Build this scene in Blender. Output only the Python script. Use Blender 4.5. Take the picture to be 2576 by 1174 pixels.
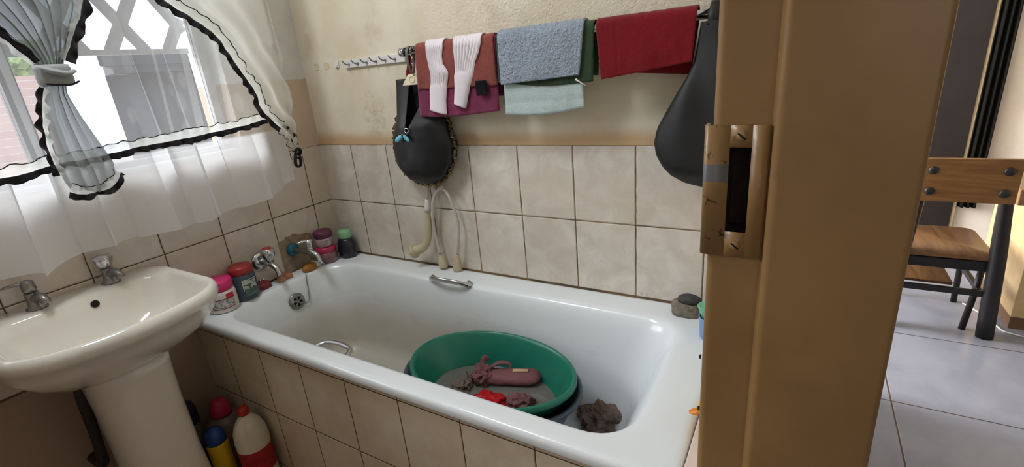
import bpy, math, random
from mathutils import Vector, Matrix, noise
random.seed(7)
PI = math.pi
sc = bpy.context.scene
C = sc.collection
for o in list(bpy.data.objects):
    bpy.data.objects.remove(o)

# ------------------------------------------------------------------ camera
cam = bpy.data.cameras.new('camera')
cam.sensor_width = 36.0
cam.lens = 1207.38 / 2576 * 36.0
cam.clip_start = 0.02
co = bpy.data.objects.new('camera', cam)
C.objects.link(co)
co.location = (1.8012, -1.3829, 1.2832)
co.rotation_euler = (1.23737, 0.08666, 0.52695)
sc.camera = co

# ------------------------------------------------------------------ view + world + lights
sc.view_settings.view_transform = 'Standard'
sc.view_settings.look = 'None'
sc.view_settings.exposure = 0.6
sc.view_settings.gamma = 1.0
sc.cycles.use_denoising = True
sc.cycles.max_bounces = 10
sc.cycles.diffuse_bounces = 5
sc.cycles.transparent_max_bounces = 16
sc.cycles.sample_clamp_indirect = 8.0
sc.cycles.caustics_reflective = False
sc.cycles.caustics_refractive = False

world = bpy.data.worlds.new('overcast_sky')
sc.world = world
world.use_nodes = True
wb = world.node_tree.nodes['Background']
wb.inputs[0].default_value = (0.78, 0.88, 1.0, 1)
wb.inputs[1].default_value = 1.2

def light(name, kind, loc, rot, energy, color, **kw):
    l = bpy.data.lights.new(name, kind)
    l.energy = energy
    l.color = color
    for k, v in kw.items():
        setattr(l, k, v)
    o = bpy.data.objects.new(name, l)
    C.objects.link(o)
    o.location = loc
    o.rotation_euler = rot
    return o

def aim(d):
    return Vector(d).to_track_quat('-Z', 'Y').to_euler()

# hazy sun behind the neighbour's side of the house, shining in through the window
light('hazy_sun', 'SUN', (-4, -1, 4), aim((1.0, 0.55, -0.58)), 5.0, (0.95, 0.97, 1.0), angle=math.radians(34))
# added area lamps stand in for daylight in the passage and dining room
light('passage_daylight_fill', 'AREA', (2.75, -3.3, 1.75), aim((-0.55, 1.0, -0.22)), 5.0, (1.0, 0.96, 0.92), shape='RECTANGLE', size=1.6, size_y=1.5)
light('dining_daylight_fill', 'AREA', (-0.5, 1.15, 1.4), aim((1.0, 0.22, -0.12)), 120, (0.92, 0.95, 1.0), shape='RECTANGLE', size=0.9, size_y=1.6)
light('window_side_fill', 'AREA', (0.42, -0.95, 2.35), aim((0.75, 0.42, -1.0)), 9.5, (0.93, 0.97, 1.0), shape='DISK', size=0.5)  # added fill imitating light from the window, no real fixture

# ------------------------------------------------------------------ object helpers
def mesh(name, V, F, m=None, parent=None, smooth=True, mats=None, fm=None, solid=0.0, sub=0, bevel=0.0, kind=None, offset=-1.0):
    me = bpy.data.meshes.new(name)
    me.from_pydata([tuple(v) for v in V], [], F)
    me.update()
    o = bpy.data.objects.new(name, me)
    C.objects.link(o)
    for mm in (mats or ([m] if m else [])):
        me.materials.append(mm)
    if fm:
        for p, i in zip(me.polygons, fm):
            p.material_index = i
    if smooth:
        for p in me.polygons:
            p.use_smooth = True
    if solid:
        s = o.modifiers.new('thickness', 'SOLIDIFY')
        s.thickness = solid
        s.offset = offset
    if bevel:
        b = o.modifiers.new('bevel', 'BEVEL')
        b.width = bevel
        b.segments = 3
        b.limit_method = 'ANGLE'
    if sub:
        s = o.modifiers.new('subdivision', 'SUBSURF')
        s.levels = s.render_levels = sub
    if parent:
        o.parent = parent
    if kind:
        o['kind'] = kind
    return o

def thing(name, label, cat, loc, group=None):
    o = bpy.data.objects.new(name, None)
    C.objects.link(o)
    o.empty_display_size = 0.05
    o.location = loc
    o['label'] = label
    o['category'] = cat
    if group:
        o['group'] = group
    return o

def tag(o, label, cat, group=None):
    o['label'] = label
    o['category'] = cat
    if group:
        o['group'] = group
    return o

def local(o, V):
    """world points expressed from the thing's base"""
    b = o.location
    return [(v[0]-b[0], v[1]-b[1], v[2]-b[2]) for v in V]

def add(parent, name, VF, m, **kw):
    """a part given in world coordinates under its thing (or sub-part under a part at the thing's origin)"""
    V, F = VF
    base = parent
    while base.parent:
        base = base.parent
    b = base.location
    return mesh(name, [(v[0]-b[0], v[1]-b[1], v[2]-b[2]) for v in V], F, m, parent, **kw)

def join(*parts):
    V, F = [], []
    for v, f in parts:
        n = len(V)
        V += list(v)
        F += [tuple(i+n for i in q) for q in f]
    return V, F

def box(x0, x1, y0, y1, z0, z1):
    V = [(x0,y0,z0),(x1,y0,z0),(x1,y1,z0),(x0,y1,z0),(x0,y0,z1),(x1,y0,z1),(x1,y1,z1),(x0,y1,z1)]
    F = [(0,3,2,1),(4,5,6,7),(0,1,5,4),(1,2,6,5),(2,3,7,6),(3,0,4,7)]
    return V, F

def xform(VF, M):
    V, F = VF
    return [tuple(M @ Vector(v)) for v in V], F

def catmull(P, n):
    P = [Vector(p) for p in P]
    Q = [P[0]*2-P[1]] + P + [P[-1]*2-P[-2]]
    out = []
    for i in range(1, len(Q)-2):
        a, b, c, d = Q[i-1], Q[i], Q[i+1], Q[i+2]
        for k in range(n):
            t = k/n
            out.append(0.5*((2*b)+(c-a)*t+(2*a-5*b+4*c-d)*t*t+(3*b-a-3*c+d)*t**3))
    out.append(P[-1])
    return out

def tube(P, r, seg=12, n=0, cap=True, flat=1.0, up=(0,0,1)):
    """tube along points; r number or list; flat squashes the second axis"""
    rs = r if isinstance(r, (list, tuple)) else None
    if n:
        m0 = len(P)
        P2 = catmull(P, n)
        if rs:
            rs = [rs[min(int(i/n), m0-1)] + (rs[min(int(i/n)+1, m0-1)]-rs[min(int(i/n), m0-1)])*((i/n) % 1) for i in range(len(P2))]
        P = P2
    P = [Vector(p) for p in P]
    V, F = [], []
    u = Vector(up)
    prev = None
    for i, p in enumerate(P):
        d = (P[min(i+1, len(P)-1)]-P[max(i-1, 0)]).normalized()
        if prev is None:
            a = d.cross(u)
            if a.length < 1e-3:
                a = d.cross(Vector((1, 0, 0)))
        else:
            a = prev - d*prev.dot(d)
        a.normalize()
        b = d.cross(a).normalized()
        prev = a
        rr = rs[i] if rs else r
        for k in range(seg):
            t = 2*PI*k/seg
            V.append(tuple(p+a*(rr*math.cos(t))+b*(rr*flat*math.sin(t))))
    for i in range(len(P)-1):
        for k in range(seg):
            k2 = (k+1) % seg
            F.append((i*seg+k, i*seg+k2, (i+1)*seg+k2, (i+1)*seg+k))
    if cap:
        F.append(tuple(range(seg-1, -1, -1)))
        F.append(tuple((len(P)-1)*seg+k for k in range(seg)))
    return V, F

def lathe(prof, c=(0,0,0), seg=32, ax=None, ell=(1,1), rot=0.0):
    """profile of (r, z) about c; ax tilts the axis"""
    V, F = [], []
    M = Matrix.Identity(3)
    if ax is not None:
        M = Vector((0,0,1)).rotation_difference(Vector(ax)).to_matrix()
    for r, z in prof:
        for k in range(seg):
            t = 2*PI*k/seg+rot
            v = M @ Vector((r*math.cos(t)*ell[0], r*math.sin(t)*ell[1], z))
            V.append((v.x+c[0], v.y+c[1], v.z+c[2]))
    n = len(prof)
    for i in range(n-1):
        for k in range(seg):
            k2 = (k+1) % seg
            F.append((i*seg+k, i*seg+k2, (i+1)*seg+k2, (i+1)*seg+k))
    F.append(tuple(range(seg-1, -1, -1)))
    F.append(tuple((n-1)*seg+k for k in range(seg)))
    return V, F

def loft(rings, cap0=True, cap1=True):
    n = len(rings[0])
    V = [v for r in rings for v in r]
    F = []
    for i in range(len(rings)-1):
        for k in range(n):
            k2 = (k+1) % n
            F.append((i*n+k, i*n+k2, (i+1)*n+k2, (i+1)*n+k))
    if cap0:
        F.append(tuple(range(n-1, -1, -1)))
    if cap1:
        F.append(tuple((len(rings)-1)*n+k for k in range(n)))
    return V, F

def rrect(x0, x1, y0, y1, r, z, nc=8, ns=10):
    """rounded rectangle ring, counter clockwise, same count for any size"""
    if not isinstance(r, (list, tuple)):
        r = [r]*4
    cs = [(x1-r[0], y1-r[0], 0, r[0]), (x0+r[1], y1-r[1], 90, r[1]), (x0+r[2], y0+r[2], 180, r[2]), (x1-r[3], y0+r[3], 270, r[3])]
    pts = []
    for i, (cx, cy, a0, rr) in enumerate(cs):
        for k in range(nc+1):
            a = math.radians(a0+90*k/nc)
            pts.append((cx+rr*math.cos(a), cy+rr*math.sin(a)))
        nx = cs[(i+1) % 4]
        e = pts[-1]
        s = (nx[0]+nx[3]*math.cos(math.radians(nx[2])), nx[1]+nx[3]*math.sin(math.radians(nx[2])))
        for k in range(1, ns):
            t = k/ns
            pts.append((e[0]+(s[0]-e[0])*t, e[1]+(s[1]-e[1])*t))
    return [(p[0], p[1], z) for p in pts]

def lerp(a, b, t):
    return a+(b-a)*t

def interp(P, x):
    """piecewise linear through (x, y) pairs sorted by x"""
    if x <= P[0][0]:
        return P[0][1]
    for (a, b), (c, d) in zip(P, P[1:]):
        if x <= c:
            return b+(d-b)*(x-a)/(c-a)
    return P[-1][1]

def nz(x, y=0.0, z=0.0):
    return noise.noise(Vector((x, y, z)))

# ------------------------------------------------------------------ material helpers
def srgb(r, g, b):
    f = lambda c: (c/255/12.92) if c/255 <= 0.04045 else ((c/255+0.055)/1.055)**2.4
    return (f(r), f(g), f(b), 1)

class NT:
    def __init__(self, name):
        self.m = bpy.data.materials.new(name)
        self.m.use_nodes = True
        self.t = self.m.node_tree
        self.t.nodes.clear()
        self.out = self.t.nodes.new('ShaderNodeOutputMaterial')
    def n(self, typ, **kw):
        nd = self.t.nodes.new(typ)
        for k, v in kw.items():
            if k.startswith('i_'):
                nd.inputs[k[2:].replace('_', ' ')].default_value = v
            else:
                setattr(nd, k, v)
        return nd
    def l(self, a, b):
        self.t.links.new(a, b)
    def put(self, sock, v):
        if hasattr(v, 'is_linked'):
            self.l(v, sock)
        else:
            sock.default_value = v
    def math(self, op, a, b=0.0, c=None, clamp=False):
        nd = self.n('ShaderNodeMath', operation=op, use_clamp=clamp)
        self.put(nd.inputs[0], a)
        self.put(nd.inputs[1], b)
        if c is not None:
            self.put(nd.inputs[2], c)
        return nd.outputs[0]
    def mix(self, f, a, b, blend='MIX'):
        nd = self.n('ShaderNodeMix', data_type='RGBA', blend_type=blend)
        self.put(nd.inputs[0], f)
        self.put(nd.inputs[6], a)
        self.put(nd.inputs[7], b)
        return nd.outputs[2]
    def noise(self, scale, detail=3.0, rough=0.5, vec=None, dist=0.0):
        nd = self.n('ShaderNodeTexNoise')
        nd.inputs['Scale'].default_value = scale
        nd.inputs['Detail'].default_value = detail
        nd.inputs['Roughness'].default_value = rough
        nd.inputs['Distortion'].default_value = dist
        if vec is not None:
            self.l(vec, nd.inputs['Vector'])
        return nd.outputs['Fac']
    def ramp(self, f, a, b, smooth=True):
        nd = self.n('ShaderNodeMapRange')
        nd.interpolation_type = 'SMOOTHSTEP' if smooth else 'LINEAR'
        self.put(nd.inputs[0], f)
        nd.inputs[1].default_value = a
        nd.inputs[2].default_value = b
        return nd.outputs[0]
    def pos(self):
        g = self.n('ShaderNodeNewGeometry')
        return g.outputs['Position']
    def obj(self):
        return self.n('ShaderNodeTexCoord').outputs['Object']
    def xyz(self, v):
        s = self.n('ShaderNodeSeparateXYZ')
        self.l(v, s.inputs[0])
        return s.outputs
    def bump(self, h, strength=0.3, dist=0.01):
        b = self.n('ShaderNodeBump')
        b.inputs['Strength'].default_value = strength
        b.inputs['Distance'].default_value = dist
        self.l(h, b.inputs['Height'])
        return b.outputs[0]
    def bsdf(self, color, rough=0.5, metal=0.0, spec=0.5, bump=None, **kw):
        p = self.n('ShaderNodeBsdfPrincipled')
        self.put(p.inputs['Base Color'], color)
        self.put(p.inputs['Roughness'], rough)
        self.put(p.inputs['Metallic'], metal)
        p.inputs['Specular IOR Level'].default_value = spec
        if bump is not None:
            self.l(bump, p.inputs['Normal'])
        for k, v in kw.items():
            self.put(p.inputs[k.replace('_', ' ')], v)
        self.l(p.outputs[0], self.out.inputs[0])
        return p

def simple(name, rgb, rough=0.5, metal=0.0, spec=0.5, var=0.12, scale=12.0, bump=0.0, bscale=60.0, **kw):
    t = NT(name)
    c = srgb(*rgb)
    o = t.obj()
    f = t.ramp(t.noise(scale, 4, 0.6, o), 0.3, 0.7)
    d = tuple(x*(1-var) for x in c[:3])+(1,)
    e = tuple(min(1, x*(1+var)) for x in c[:3])+(1,)
    col = t.mix(f, d, e)
    b = None
    if bump:
        b = t.bump(t.noise(bscale, 4, 0.6, o), bump, 0.004)
    t.bsdf(col, rough, metal, spec, b, **kw)
    return t.m

def fabric(name, rgb, var=0.25, loop=260.0, bump=0.6, sheen=0.2, stripes=None, rough=0.95, bd=0.004):
    t = NT(name)
    c = srgb(*rgb)
    o = t.obj()
    big = t.noise(9, 4, 0.6, o)
    fine = t.noise(loop, 3, 0.7, o)
    f = t.math('ADD', t.math('MULTIPLY', t.ramp(big, 0.3, 0.7), 0.5), t.math('MULTIPLY', t.ramp(fine, 0.3, 0.7), 0.5))
    col = t.mix(f, tuple(x*(1-var) for x in c[:3])+(1,), tuple(min(1, x*(1+var)) for x in c[:3])+(1,))
    t.bsdf(col, rough, 0, 0.15, t.bump(fine, bump, bd), Sheen_Weight=sheen)
    return t.m

def chrome(name='chrome', rough=0.12, rgb=(205, 208, 212)):
    t = NT(name)
    o = t.obj()
    r = t.math('ADD', t.math('MULTIPLY', t.noise(30, 3, 0.6, o), 0.15), rough)
    t.bsdf(srgb(*rgb), r, 1.0)
    return t.m

def plastic(name, rgb, rough=0.35, **kw):
    return simple(name, rgb, rough, 0, 0.5, 0.06, 20, **kw)

def tile_mat(name, axis, off, rows, base, tone, grout, gw=0.0022, top=None, plaster=None, zmin=-1.0, extra=None):
    """glazed wall tiles 200 x 250 with brown joints; above top and below zmin it is painted plaster"""
    t = NT(name)
    P = t.pos()
    x, y, z = t.xyz(P)[0:3]
    h = x if axis == 'x' else y
    wob = t.math('MULTIPLY', t.math('SUBTRACT', t.noise(35, 2, 0.6, P), 0.5), 0.003)
    def dist(v, o, size):
        u = t.math('DIVIDE', t.math('SUBTRACT', t.math('ADD', v, wob), o), size)
        fr = t.math('FRACT', u)
        m = t.math('MINIMUM', fr, t.math('SUBTRACT', 1.0, fr))
        return t.math('MULTIPLY', m, size), t.math('FLOOR', u)
    dh, ih = dist(h, off, 0.2)
    dv, iv = dist(z, rows, 0.2457)
    d = t.math('MINIMUM', dh, dv)
    g = t.math('SUBTRACT', 1.0, t.ramp(d, gw*0.55, gw*1.25))
    cloud = t.ramp(t.noise(11, 5, 0.62, P, 0.7), 0.32, 0.68)
    cloud2 = t.ramp(t.noise(4.2, 3, 0.5, P, 0.5), 0.35, 0.7)
    wn = t.n('ShaderNodeTexWhiteNoise', noise_dimensions='2D')
    cmb = t.n('ShaderNodeCombineXYZ')
    t.l(ih, cmb.inputs[0])
    t.l(iv, cmb.inputs[1])
    t.l(cmb.outputs[0], wn.inputs['Vector'])
    col = t.mix(cloud, srgb(*base), srgb(*tone))
    col = t.mix(t.math('MULTIPLY', cloud2, 0.5), col, srgb(base[0]-6, base[1]-14, base[2]-22))
    col = t.mix(t.math('MULTIPLY', wn.outputs['Value'], 0.12), col, srgb(base[0]-30, base[1]-34, base[2]-38))
    gcol = t.mix(t.ramp(t.noise(8, 3, 0.6, P), 0.35, 0.65), srgb(*grout), srgb(grout[0]*0.6, grout[1]*0.58, grout[2]*0.52))
    # mould and dirt specks in a narrow strip above the bath rim
    if axis == 'x':
        dz = t.math('MULTIPLY', t.math('SUBTRACT', 1.0, t.ramp(z, 0.555, 0.60)), t.math('GREATER_THAN', z, 0.545))
        sp = t.math('MULTIPLY', t.math('MULTIPLY', t.ramp(t.noise(70, 5, 0.7, P), 0.56, 0.68), dz), t.ramp(x, 0.70, 0.85))
        col = t.mix(t.math('MULTIPLY', sp, 0.55), col, srgb(70, 55, 45))
    if zmin > 0 or axis == 'x':      # dark sealed joint along the bath rim
        jn = t.math('MULTIPLY', t.math('LESS_THAN', t.math('ADD', z, wob), 0.5535), t.math('GREATER_THAN', z, 0.54))
        g = t.math('MAXIMUM', g, t.math('MULTIPLY', jn, 0.9))
    col = t.mix(g, col, gcol)
    rough = t.math('ADD', 0.22, t.math('MULTIPLY', g, 0.6))
    hgt = t.math('SUBTRACT', t.ramp(d, gw*0.4, gw*2.4), t.math('MULTIPLY', t.noise(14, 2, 0.5, P), 0.12))
    spec = 0.5
    if extra == 'mortar':     # broken tile round the cold tap, the bare mortar shows
        a = t.math('MULTIPLY', t.ramp(y, -0.306, -0.296), t.math('SUBTRACT', 1.0, t.ramp(y, -0.150, -0.138)))
        wobz = t.math('MULTIPLY', t.math('SUBTRACT', t.noise(18, 3, 0.6, P), 0.5), 0.05)
        topz = t.math('SUBTRACT', 0.700, t.math('MULTIPLY', t.math('POWER', t.math('ABSOLUTE', t.math('ADD', y, 0.225)), 1.6), 1.0))
        b = t.math('LESS_THAN', t.math('ADD', z, wobz), topz)
        mk = t.math('MULTIPLY', a, b)
        mcol = t.mix(t.ramp(t.noise(26, 5, 0.65, P), 0.35, 0.65), srgb(128, 112, 92), srgb(160, 142, 118))
        col = t.mix(mk, col, mcol)
        rough = t.math('ADD', rough, t.math('MULTIPLY', mk, 0.5), clamp=True)
    if plaster:
        above = t.math('GREATER_THAN', z, top) if top else 0.0
        below = t.math('LESS_THAN', z, zmin)
        pm = t.math('MAXIMUM', above, below)
        pcol, ph = plaster(t, P, x, y, z)
        col = t.mix(pm, col, pcol)
        rough = t.math('MAXIMUM', rough, t.math('MULTIPLY', pm, 0.8))
        hm = t.n('ShaderNodeMix', data_type='FLOAT')
        t.l(pm, hm.inputs[0])
        t.l(hgt, hm.inputs[2])
        t.l(ph, hm.inputs[3])
        hgt = hm.outputs[0]
    t.bsdf(col, rough, 0, spec, t.bump(hgt, 0.55, 0.003))
    return t.m

def plaster_back(t, P, x, y, z):
    c = t.mix(t.ramp(t.noise(2.6, 4, 0.6, P), 0.3, 0.7), srgb(216, 203, 176), srgb(230, 222, 204))
    c = t.mix(t.math('MULTIPLY', t.ramp(t.noise(6, 5, 0.65, P), 0.52, 0.75), 0.35), c, srgb(170, 146, 108))
    # old ochre paint left as a band over the tiles
    wob = t.math('MULTIPLY', t.math('SUBTRACT', t.noise(5, 3, 0.6, P), 0.5), 0.05)
    band = t.math('SUBTRACT', 1.0, t.ramp(t.math('ADD', z, wob), 1.055, 1.105))
    c = t.mix(t.math('MULTIPLY', band, 0.8), c, srgb(190, 152, 104))
    # dark smudge on the plaster beside the bag
    dx = t.math('SUBTRACT', x, 0.36)
    dz = t.math('SUBTRACT', z, 1.15)
    rr = t.math('ADD', t.math('MULTIPLY', dx, dx), t.math('MULTIPLY', t.math('MULTIPLY', dz, dz), 0.45))
    sm = t.math('MULTIPLY', t.math('SUBTRACT', 1.0, t.ramp(rr, 0.0004, 0.006)), t.ramp(t.noise(40, 5, 0.7, P), 0.45, 0.75))
    c = t.mix(t.math('MULTIPLY', sm, 0.5), c, srgb(110, 92, 66))
    rough_zone = t.math('MULTIPLY', t.ramp(x, 0.55, 0.95), t.ramp(z, 1.20, 1.45))
    h = t.math('MULTIPLY', t.noise(85, 5, 0.6, P, 0.6), t.math('ADD', 0.25, t.math('MULTIPLY', rough_zone, 3.2)))
    return c, h

def plaster_left(t, P, x, y, z):
    grey = t.mix(t.ramp(t.noise(5, 4, 0.6, P), 0.3, 0.7), srgb(204, 202, 198), srgb(220, 218, 214))
    tan = t.mix(t.ramp(t.noise(4, 4, 0.6, P), 0.3, 0.7), srgb(188, 168, 146), srgb(202, 182, 158))
    wob = t.math('MULTIPLY', t.math('SUBTRACT', t.noise(9, 3, 0.6, P), 0.5), 0.03)
    up = t.math('GREATER_THAN', t.math('ADD', z, wob), 1.315)
    c = t.mix(up, tan, grey)
    low = t.math('LESS_THAN', z, 0.6)
    c = t.mix(low, c, srgb(160, 138, 120))
    return c, t.math('MULTIPLY', t.noise(60, 4, 0.6, P), 0.35)

# ------------------------------------------------------------------ materials
M_tile_back = tile_mat('glazed_tile_back', 'x', 0.1895, 0.7926, (206, 198, 187), (226, 220, 211), (136, 112, 82), top=1.0383, plaster=plaster_back)
M_tile_left = tile_mat('glazed_tile_window_wall', 'y', -0.0975, 0.7926, (202, 191, 178), (216, 208, 198), (104, 84, 66), 0.0020, top=1.0383, plaster=plaster_left, zmin=0.546, extra='mortar')
M_tile_panel = tile_mat('glazed_tile_bath_panel', 'x', -0.0295, 0.258, (212, 198, 176), (224, 212, 192), (92, 66, 42), 0.0017)
M_cream_wall = simple('cream_wall_paint', (236, 227, 214), 0.8, var=0.05, scale=4, bump=0.3)
M_ceiling = simple('white_ceiling_paint', (232, 228, 220), 0.9, var=0.03)
def enamel():
    t = NT('old_white_enamel')
    P = t.pos()
    x, y, z = t.xyz(P)[0:3]
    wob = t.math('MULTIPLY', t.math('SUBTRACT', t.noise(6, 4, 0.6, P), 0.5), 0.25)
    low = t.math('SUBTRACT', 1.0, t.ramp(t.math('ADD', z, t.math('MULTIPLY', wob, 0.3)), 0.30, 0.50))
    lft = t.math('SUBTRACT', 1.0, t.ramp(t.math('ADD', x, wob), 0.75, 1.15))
    film_shade = t.math('MULTIPLY', t.math('MULTIPLY', low, lft), 0.75)      # soap scum, plus shade at the tap end painted into the enamel
    c = t.mix(film_shade, srgb(227, 233, 237), srgb(176, 168, 147))
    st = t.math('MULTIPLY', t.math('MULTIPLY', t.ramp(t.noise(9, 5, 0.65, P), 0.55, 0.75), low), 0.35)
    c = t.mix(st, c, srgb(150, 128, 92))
    t.bsdf(c, t.math('ADD', 0.24, t.math('MULTIPLY', film_shade, 0.15)), 0, 0.5, None, Coat_Weight=0.15, Coat_Roughness=0.12)
    return t.m
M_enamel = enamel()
M_ceramic = simple('cream_ceramic', (230, 226, 218), 0.12, spec=0.6, var=0.02, scale=5, Coat_Weight=0.5)
M_chrome = chrome()
M_chrome_worn = chrome('worn_chrome', 0.28, (150, 150, 148))
M_dark = simple('dark_void', (14, 12, 10), 0.9)

def frame_paint(name, chips, chip_rgb=(34, 30, 28)):
    t = NT(name)
    P = t.pos()
    x, y, z = t.xyz(P)[0:3]
    c = t.mix(t.ramp(t.noise(7, 4, 0.6, P), 0.3, 0.7), srgb(146, 113, 72), srgb(158, 125, 82))
    st = t.ramp(t.noise(24, 4, 0.6, P), 0.60, 0.75)
    c = t.mix(t.math('MULTIPLY', st, 0.2), c, srgb(120, 92, 58))
    h = t.noise(30, 3, 0.5, P)
    if chips:
        v = t.n('ShaderNodeTexVoronoi', feature='DISTANCE_TO_EDGE')
        v.inputs['Scale'].default_value = 70
        t.l(P, v.inputs['Vector'])
        cr = t.math('SUBTRACT', 1.0, t.ramp(v.outputs['Distance'], 0.02, 0.05))
        mk = t.math('MULTIPLY', cr, t.ramp(t.noise(50, 3, 0.6, P), 0.55, 0.62))
        mk = t.math('MULTIPLY', mk, t.math('SUBTRACT', 1.0, t.ramp(x, 1.742, 1.756)))
        c = t.mix(t.math('MULTIPLY', mk, 0.9), c, srgb(*chip_rgb))
        # bare grey steel where the paint rubbed off level with the latch
        wob = t.math('MULTIPLY', t.math('SUBTRACT', t.noise(60, 3, 0.6, P), 0.5), 0.006)
        zz = t.math('ADD', z, wob)
        bare = t.math('MULTIPLY', t.math('GREATER_THAN', zz, 1.158), t.math('LESS_THAN', zz, 1.176))
        bare = t.math('MULTIPLY', bare, t.math('LESS_THAN', x, 1.7445))
        c = t.mix(bare, c, srgb(112, 112, 116))
    t.bsdf(c, 0.34, 0, 0.5, t.bump(h, 0.12, 0.003))
    return t.m
M_frame = frame_paint('cream_gloss_frame_paint', False)
M_strike = frame_paint('chipped_cream_paint', True)

# sheer cloths: how much is see-through, how much passes and spreads light
def sheer(name, rgb, clear, lace=False, trans=0.6, lit_below=None):
    t = NT(name)
    o = t.obj()
    c = srgb(*rgb)
    w = t.noise(240, 2, 0.6, o)
    tr = t.n('ShaderNodeBsdfTransparent')
    df = t.n('ShaderNodeBsdfDiffuse')
    tl = t.n('ShaderNodeBsdfTranslucent')
    df.inputs[0].default_value = c
    tl.inputs[0].default_value = c
    m1 = t.n('ShaderNodeMixShader')
    m1.inputs[0].default_value = trans
    t.l(df.outputs[0], m1.inputs[1])
    t.l(tl.outputs[0], m1.inputs[2])
    m2 = t.n('ShaderNodeMixShader')
    k = t.math('SUBTRACT', 1.0-clear+0.04, t.math('MULTIPLY', w, 0.08), clamp=True)
    if lit_below:      # lower net's lit whiteness is put in as denser cloth
        zz = t.xyz(t.pos())[2]
        k = t.math('ADD', k, t.math('MULTIPLY', t.math('SUBTRACT', 1.0, t.ramp(zz, lit_below-0.006, lit_below+0.006)), 0.66), clamp=True)
    if lace:
        v = t.n('ShaderNodeTexVoronoi', feature='F1')
        v.inputs['Scale'].default_value = 13
        mp = t.n('ShaderNodeMapping')
        mp.inputs['Scale'].default_value = (0.2, 1.6, 0.8)
        mp.inputs['Rotation'].default_value = (0.5, 0, 0)
        t.l(o, mp.inputs[0])
        t.l(mp.outputs[0], v.inputs['Vector'])
        lf = t.math('SUBTRACT', 1.0, t.ramp(v.outputs['Distance'], 0.28, 0.36))
        k = t.math('ADD', k, t.math('MULTIPLY', lf, 0.10), clamp=True)
    t.l(k, m2.inputs[0])
    t.l(tr.outputs[0], m2.inputs[1])
    t.l(m1.outputs[0], m2.inputs[2])
    t.l(m2.outputs[0], t.out.inputs[0])
    return t.m
M_net = sheer('white_net', (240, 241, 243), 0.85, trans=0.45, lit_below=1.135)
M_net2 = sheer('white_voile', (236, 238, 236), 0.86, lace=True, trans=0.42)
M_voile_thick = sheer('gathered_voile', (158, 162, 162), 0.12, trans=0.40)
M_frill = sheer('frill_voile', (232, 234, 228), 0.35)
M_edging = fabric('black_satin_edging', (34, 31, 34), 0.2, 300, 0.2)

# ------------------------------------------------------------------ the room
def struct(name, VF, m, parent=None, **kw):
    o = mesh(name, VF[0], VF[1], m, parent, **kw)
    if parent is None:
        o['kind'] = 'structure'
    return o

WX = -0.20      # outer face of the window wall
WIN = (-1.80, -0.335, 1.072, 2.08)     # y0, y1, z0, z1 of the window opening
CEIL = 2.55
y0, y1, z0, z1 = WIN
struct('wall_left', join(box(WX, 0, -2.3, y0, 0, CEIL), box(WX, 0, y1, 0.0, 0, CEIL), box(WX, 0, y0, y1, 0, z0), box(WX, 0, y0, y1, z1, CEIL)), M_tile_left, smooth=False)
struct('wall_back', box(WX, 1.888, 0.0, 0.2, 0, CEIL), M_tile_back, smooth=False)
struct('wall_right', join(box(1.742, 1.882, -0.842, -0.001, 0, CEIL), box(1.742, 1.882, -2.3, -1.80, 0, CEIL), box(1.742, 1.882, -1.80, -0.842, 2.06, CEIL)), M_cream_wall, smooth=False)
struct('wall_front', box(WX, 1.882, -2.42, -2.301, 0, CEIL), M_cream_wall, smooth=False)
struct('ceiling', box(-0.9, 5.2, -4.2, 3.2, CEIL, CEIL+0.1), M_ceiling, smooth=False)

def floor_mat(name, c1, c2, grout, sx, sy, ox, oy, rot, rough):
    t = NT(name)
    P = t.pos()
    mp = t.n('ShaderNodeMapping')
    mp.inputs['Rotation'].default_value = (0, 0, rot)
    mp.inputs['Location'].default_value = (ox, oy, 0)
    t.l(P, mp.inputs[0])
    x, y, z = t.xyz(mp.outputs[0])[0:3]
    ds = []
    for v, s in ((x, sx), (y, sy)):
        fr = t.math('FRACT', t.math('DIVIDE', v, s))
        ds.append(t.math('MULTIPLY', t.math('MINIMUM', fr, t.math('SUBTRACT', 1.0, fr)), s))
    d = t.math('MINIMUM', ds[0], ds[1])
    g = t.math('SUBTRACT', 1.0, t.ramp(d, 0.0018, 0.0034))
    c = t.mix(t.ramp(t.noise(5, 5, 0.6, P, 0.6), 0.3, 0.7), srgb(*c1), srgb(*c2))
    c = t.mix(g, c, srgb(*grout))
    t.bsdf(c, t.math('ADD', rough, t.math('MULTIPLY', g, 0.5)), 0, 0.5, t.bump(t.ramp(d, 0.0014, 0.004), 0.4, 0.003))
    return t.m
M_floor = floor_mat('pale_floor_tiles', (130, 134, 147), (144, 148, 161), (70, 54, 44), 0.545, 0.545, 0.0, 0.0, 0.0, 0.28)
M_floor_bath = floor_mat('bathroom_floor_tiles', (128, 104, 84), (146, 120, 98), (60, 46, 36), 0.3, 0.3, 0.0, 0.0, 0.0, 0.4)
struct('floor', box(WX, 1.80, -2.42, 0.1, -0.1, 0.0), M_floor_bath, smooth=False)
struct('floor', join(box(1.80, 5.2, -4.2, 0.62, -0.1, 0.0), box(-0.9, 5.2, 0.62, 3.2, -0.1, 0.0)), M_floor, smooth=False)

# tiled bath panel and ledge
struct('trim_1', box(0.001, 1.741, -0.680, -0.665, 0.0, 0.524), M_tile_panel, smooth=False)
M_ledge = simple('pink_ledge_tile', (222, 204, 194), 0.25, var=0.06, scale=9)
struct('trim_2', box(1.669, 1.7415, -0.700, -0.001, 0.44, 0.546), M_ledge, smooth=False, bevel=0.003)

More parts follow.
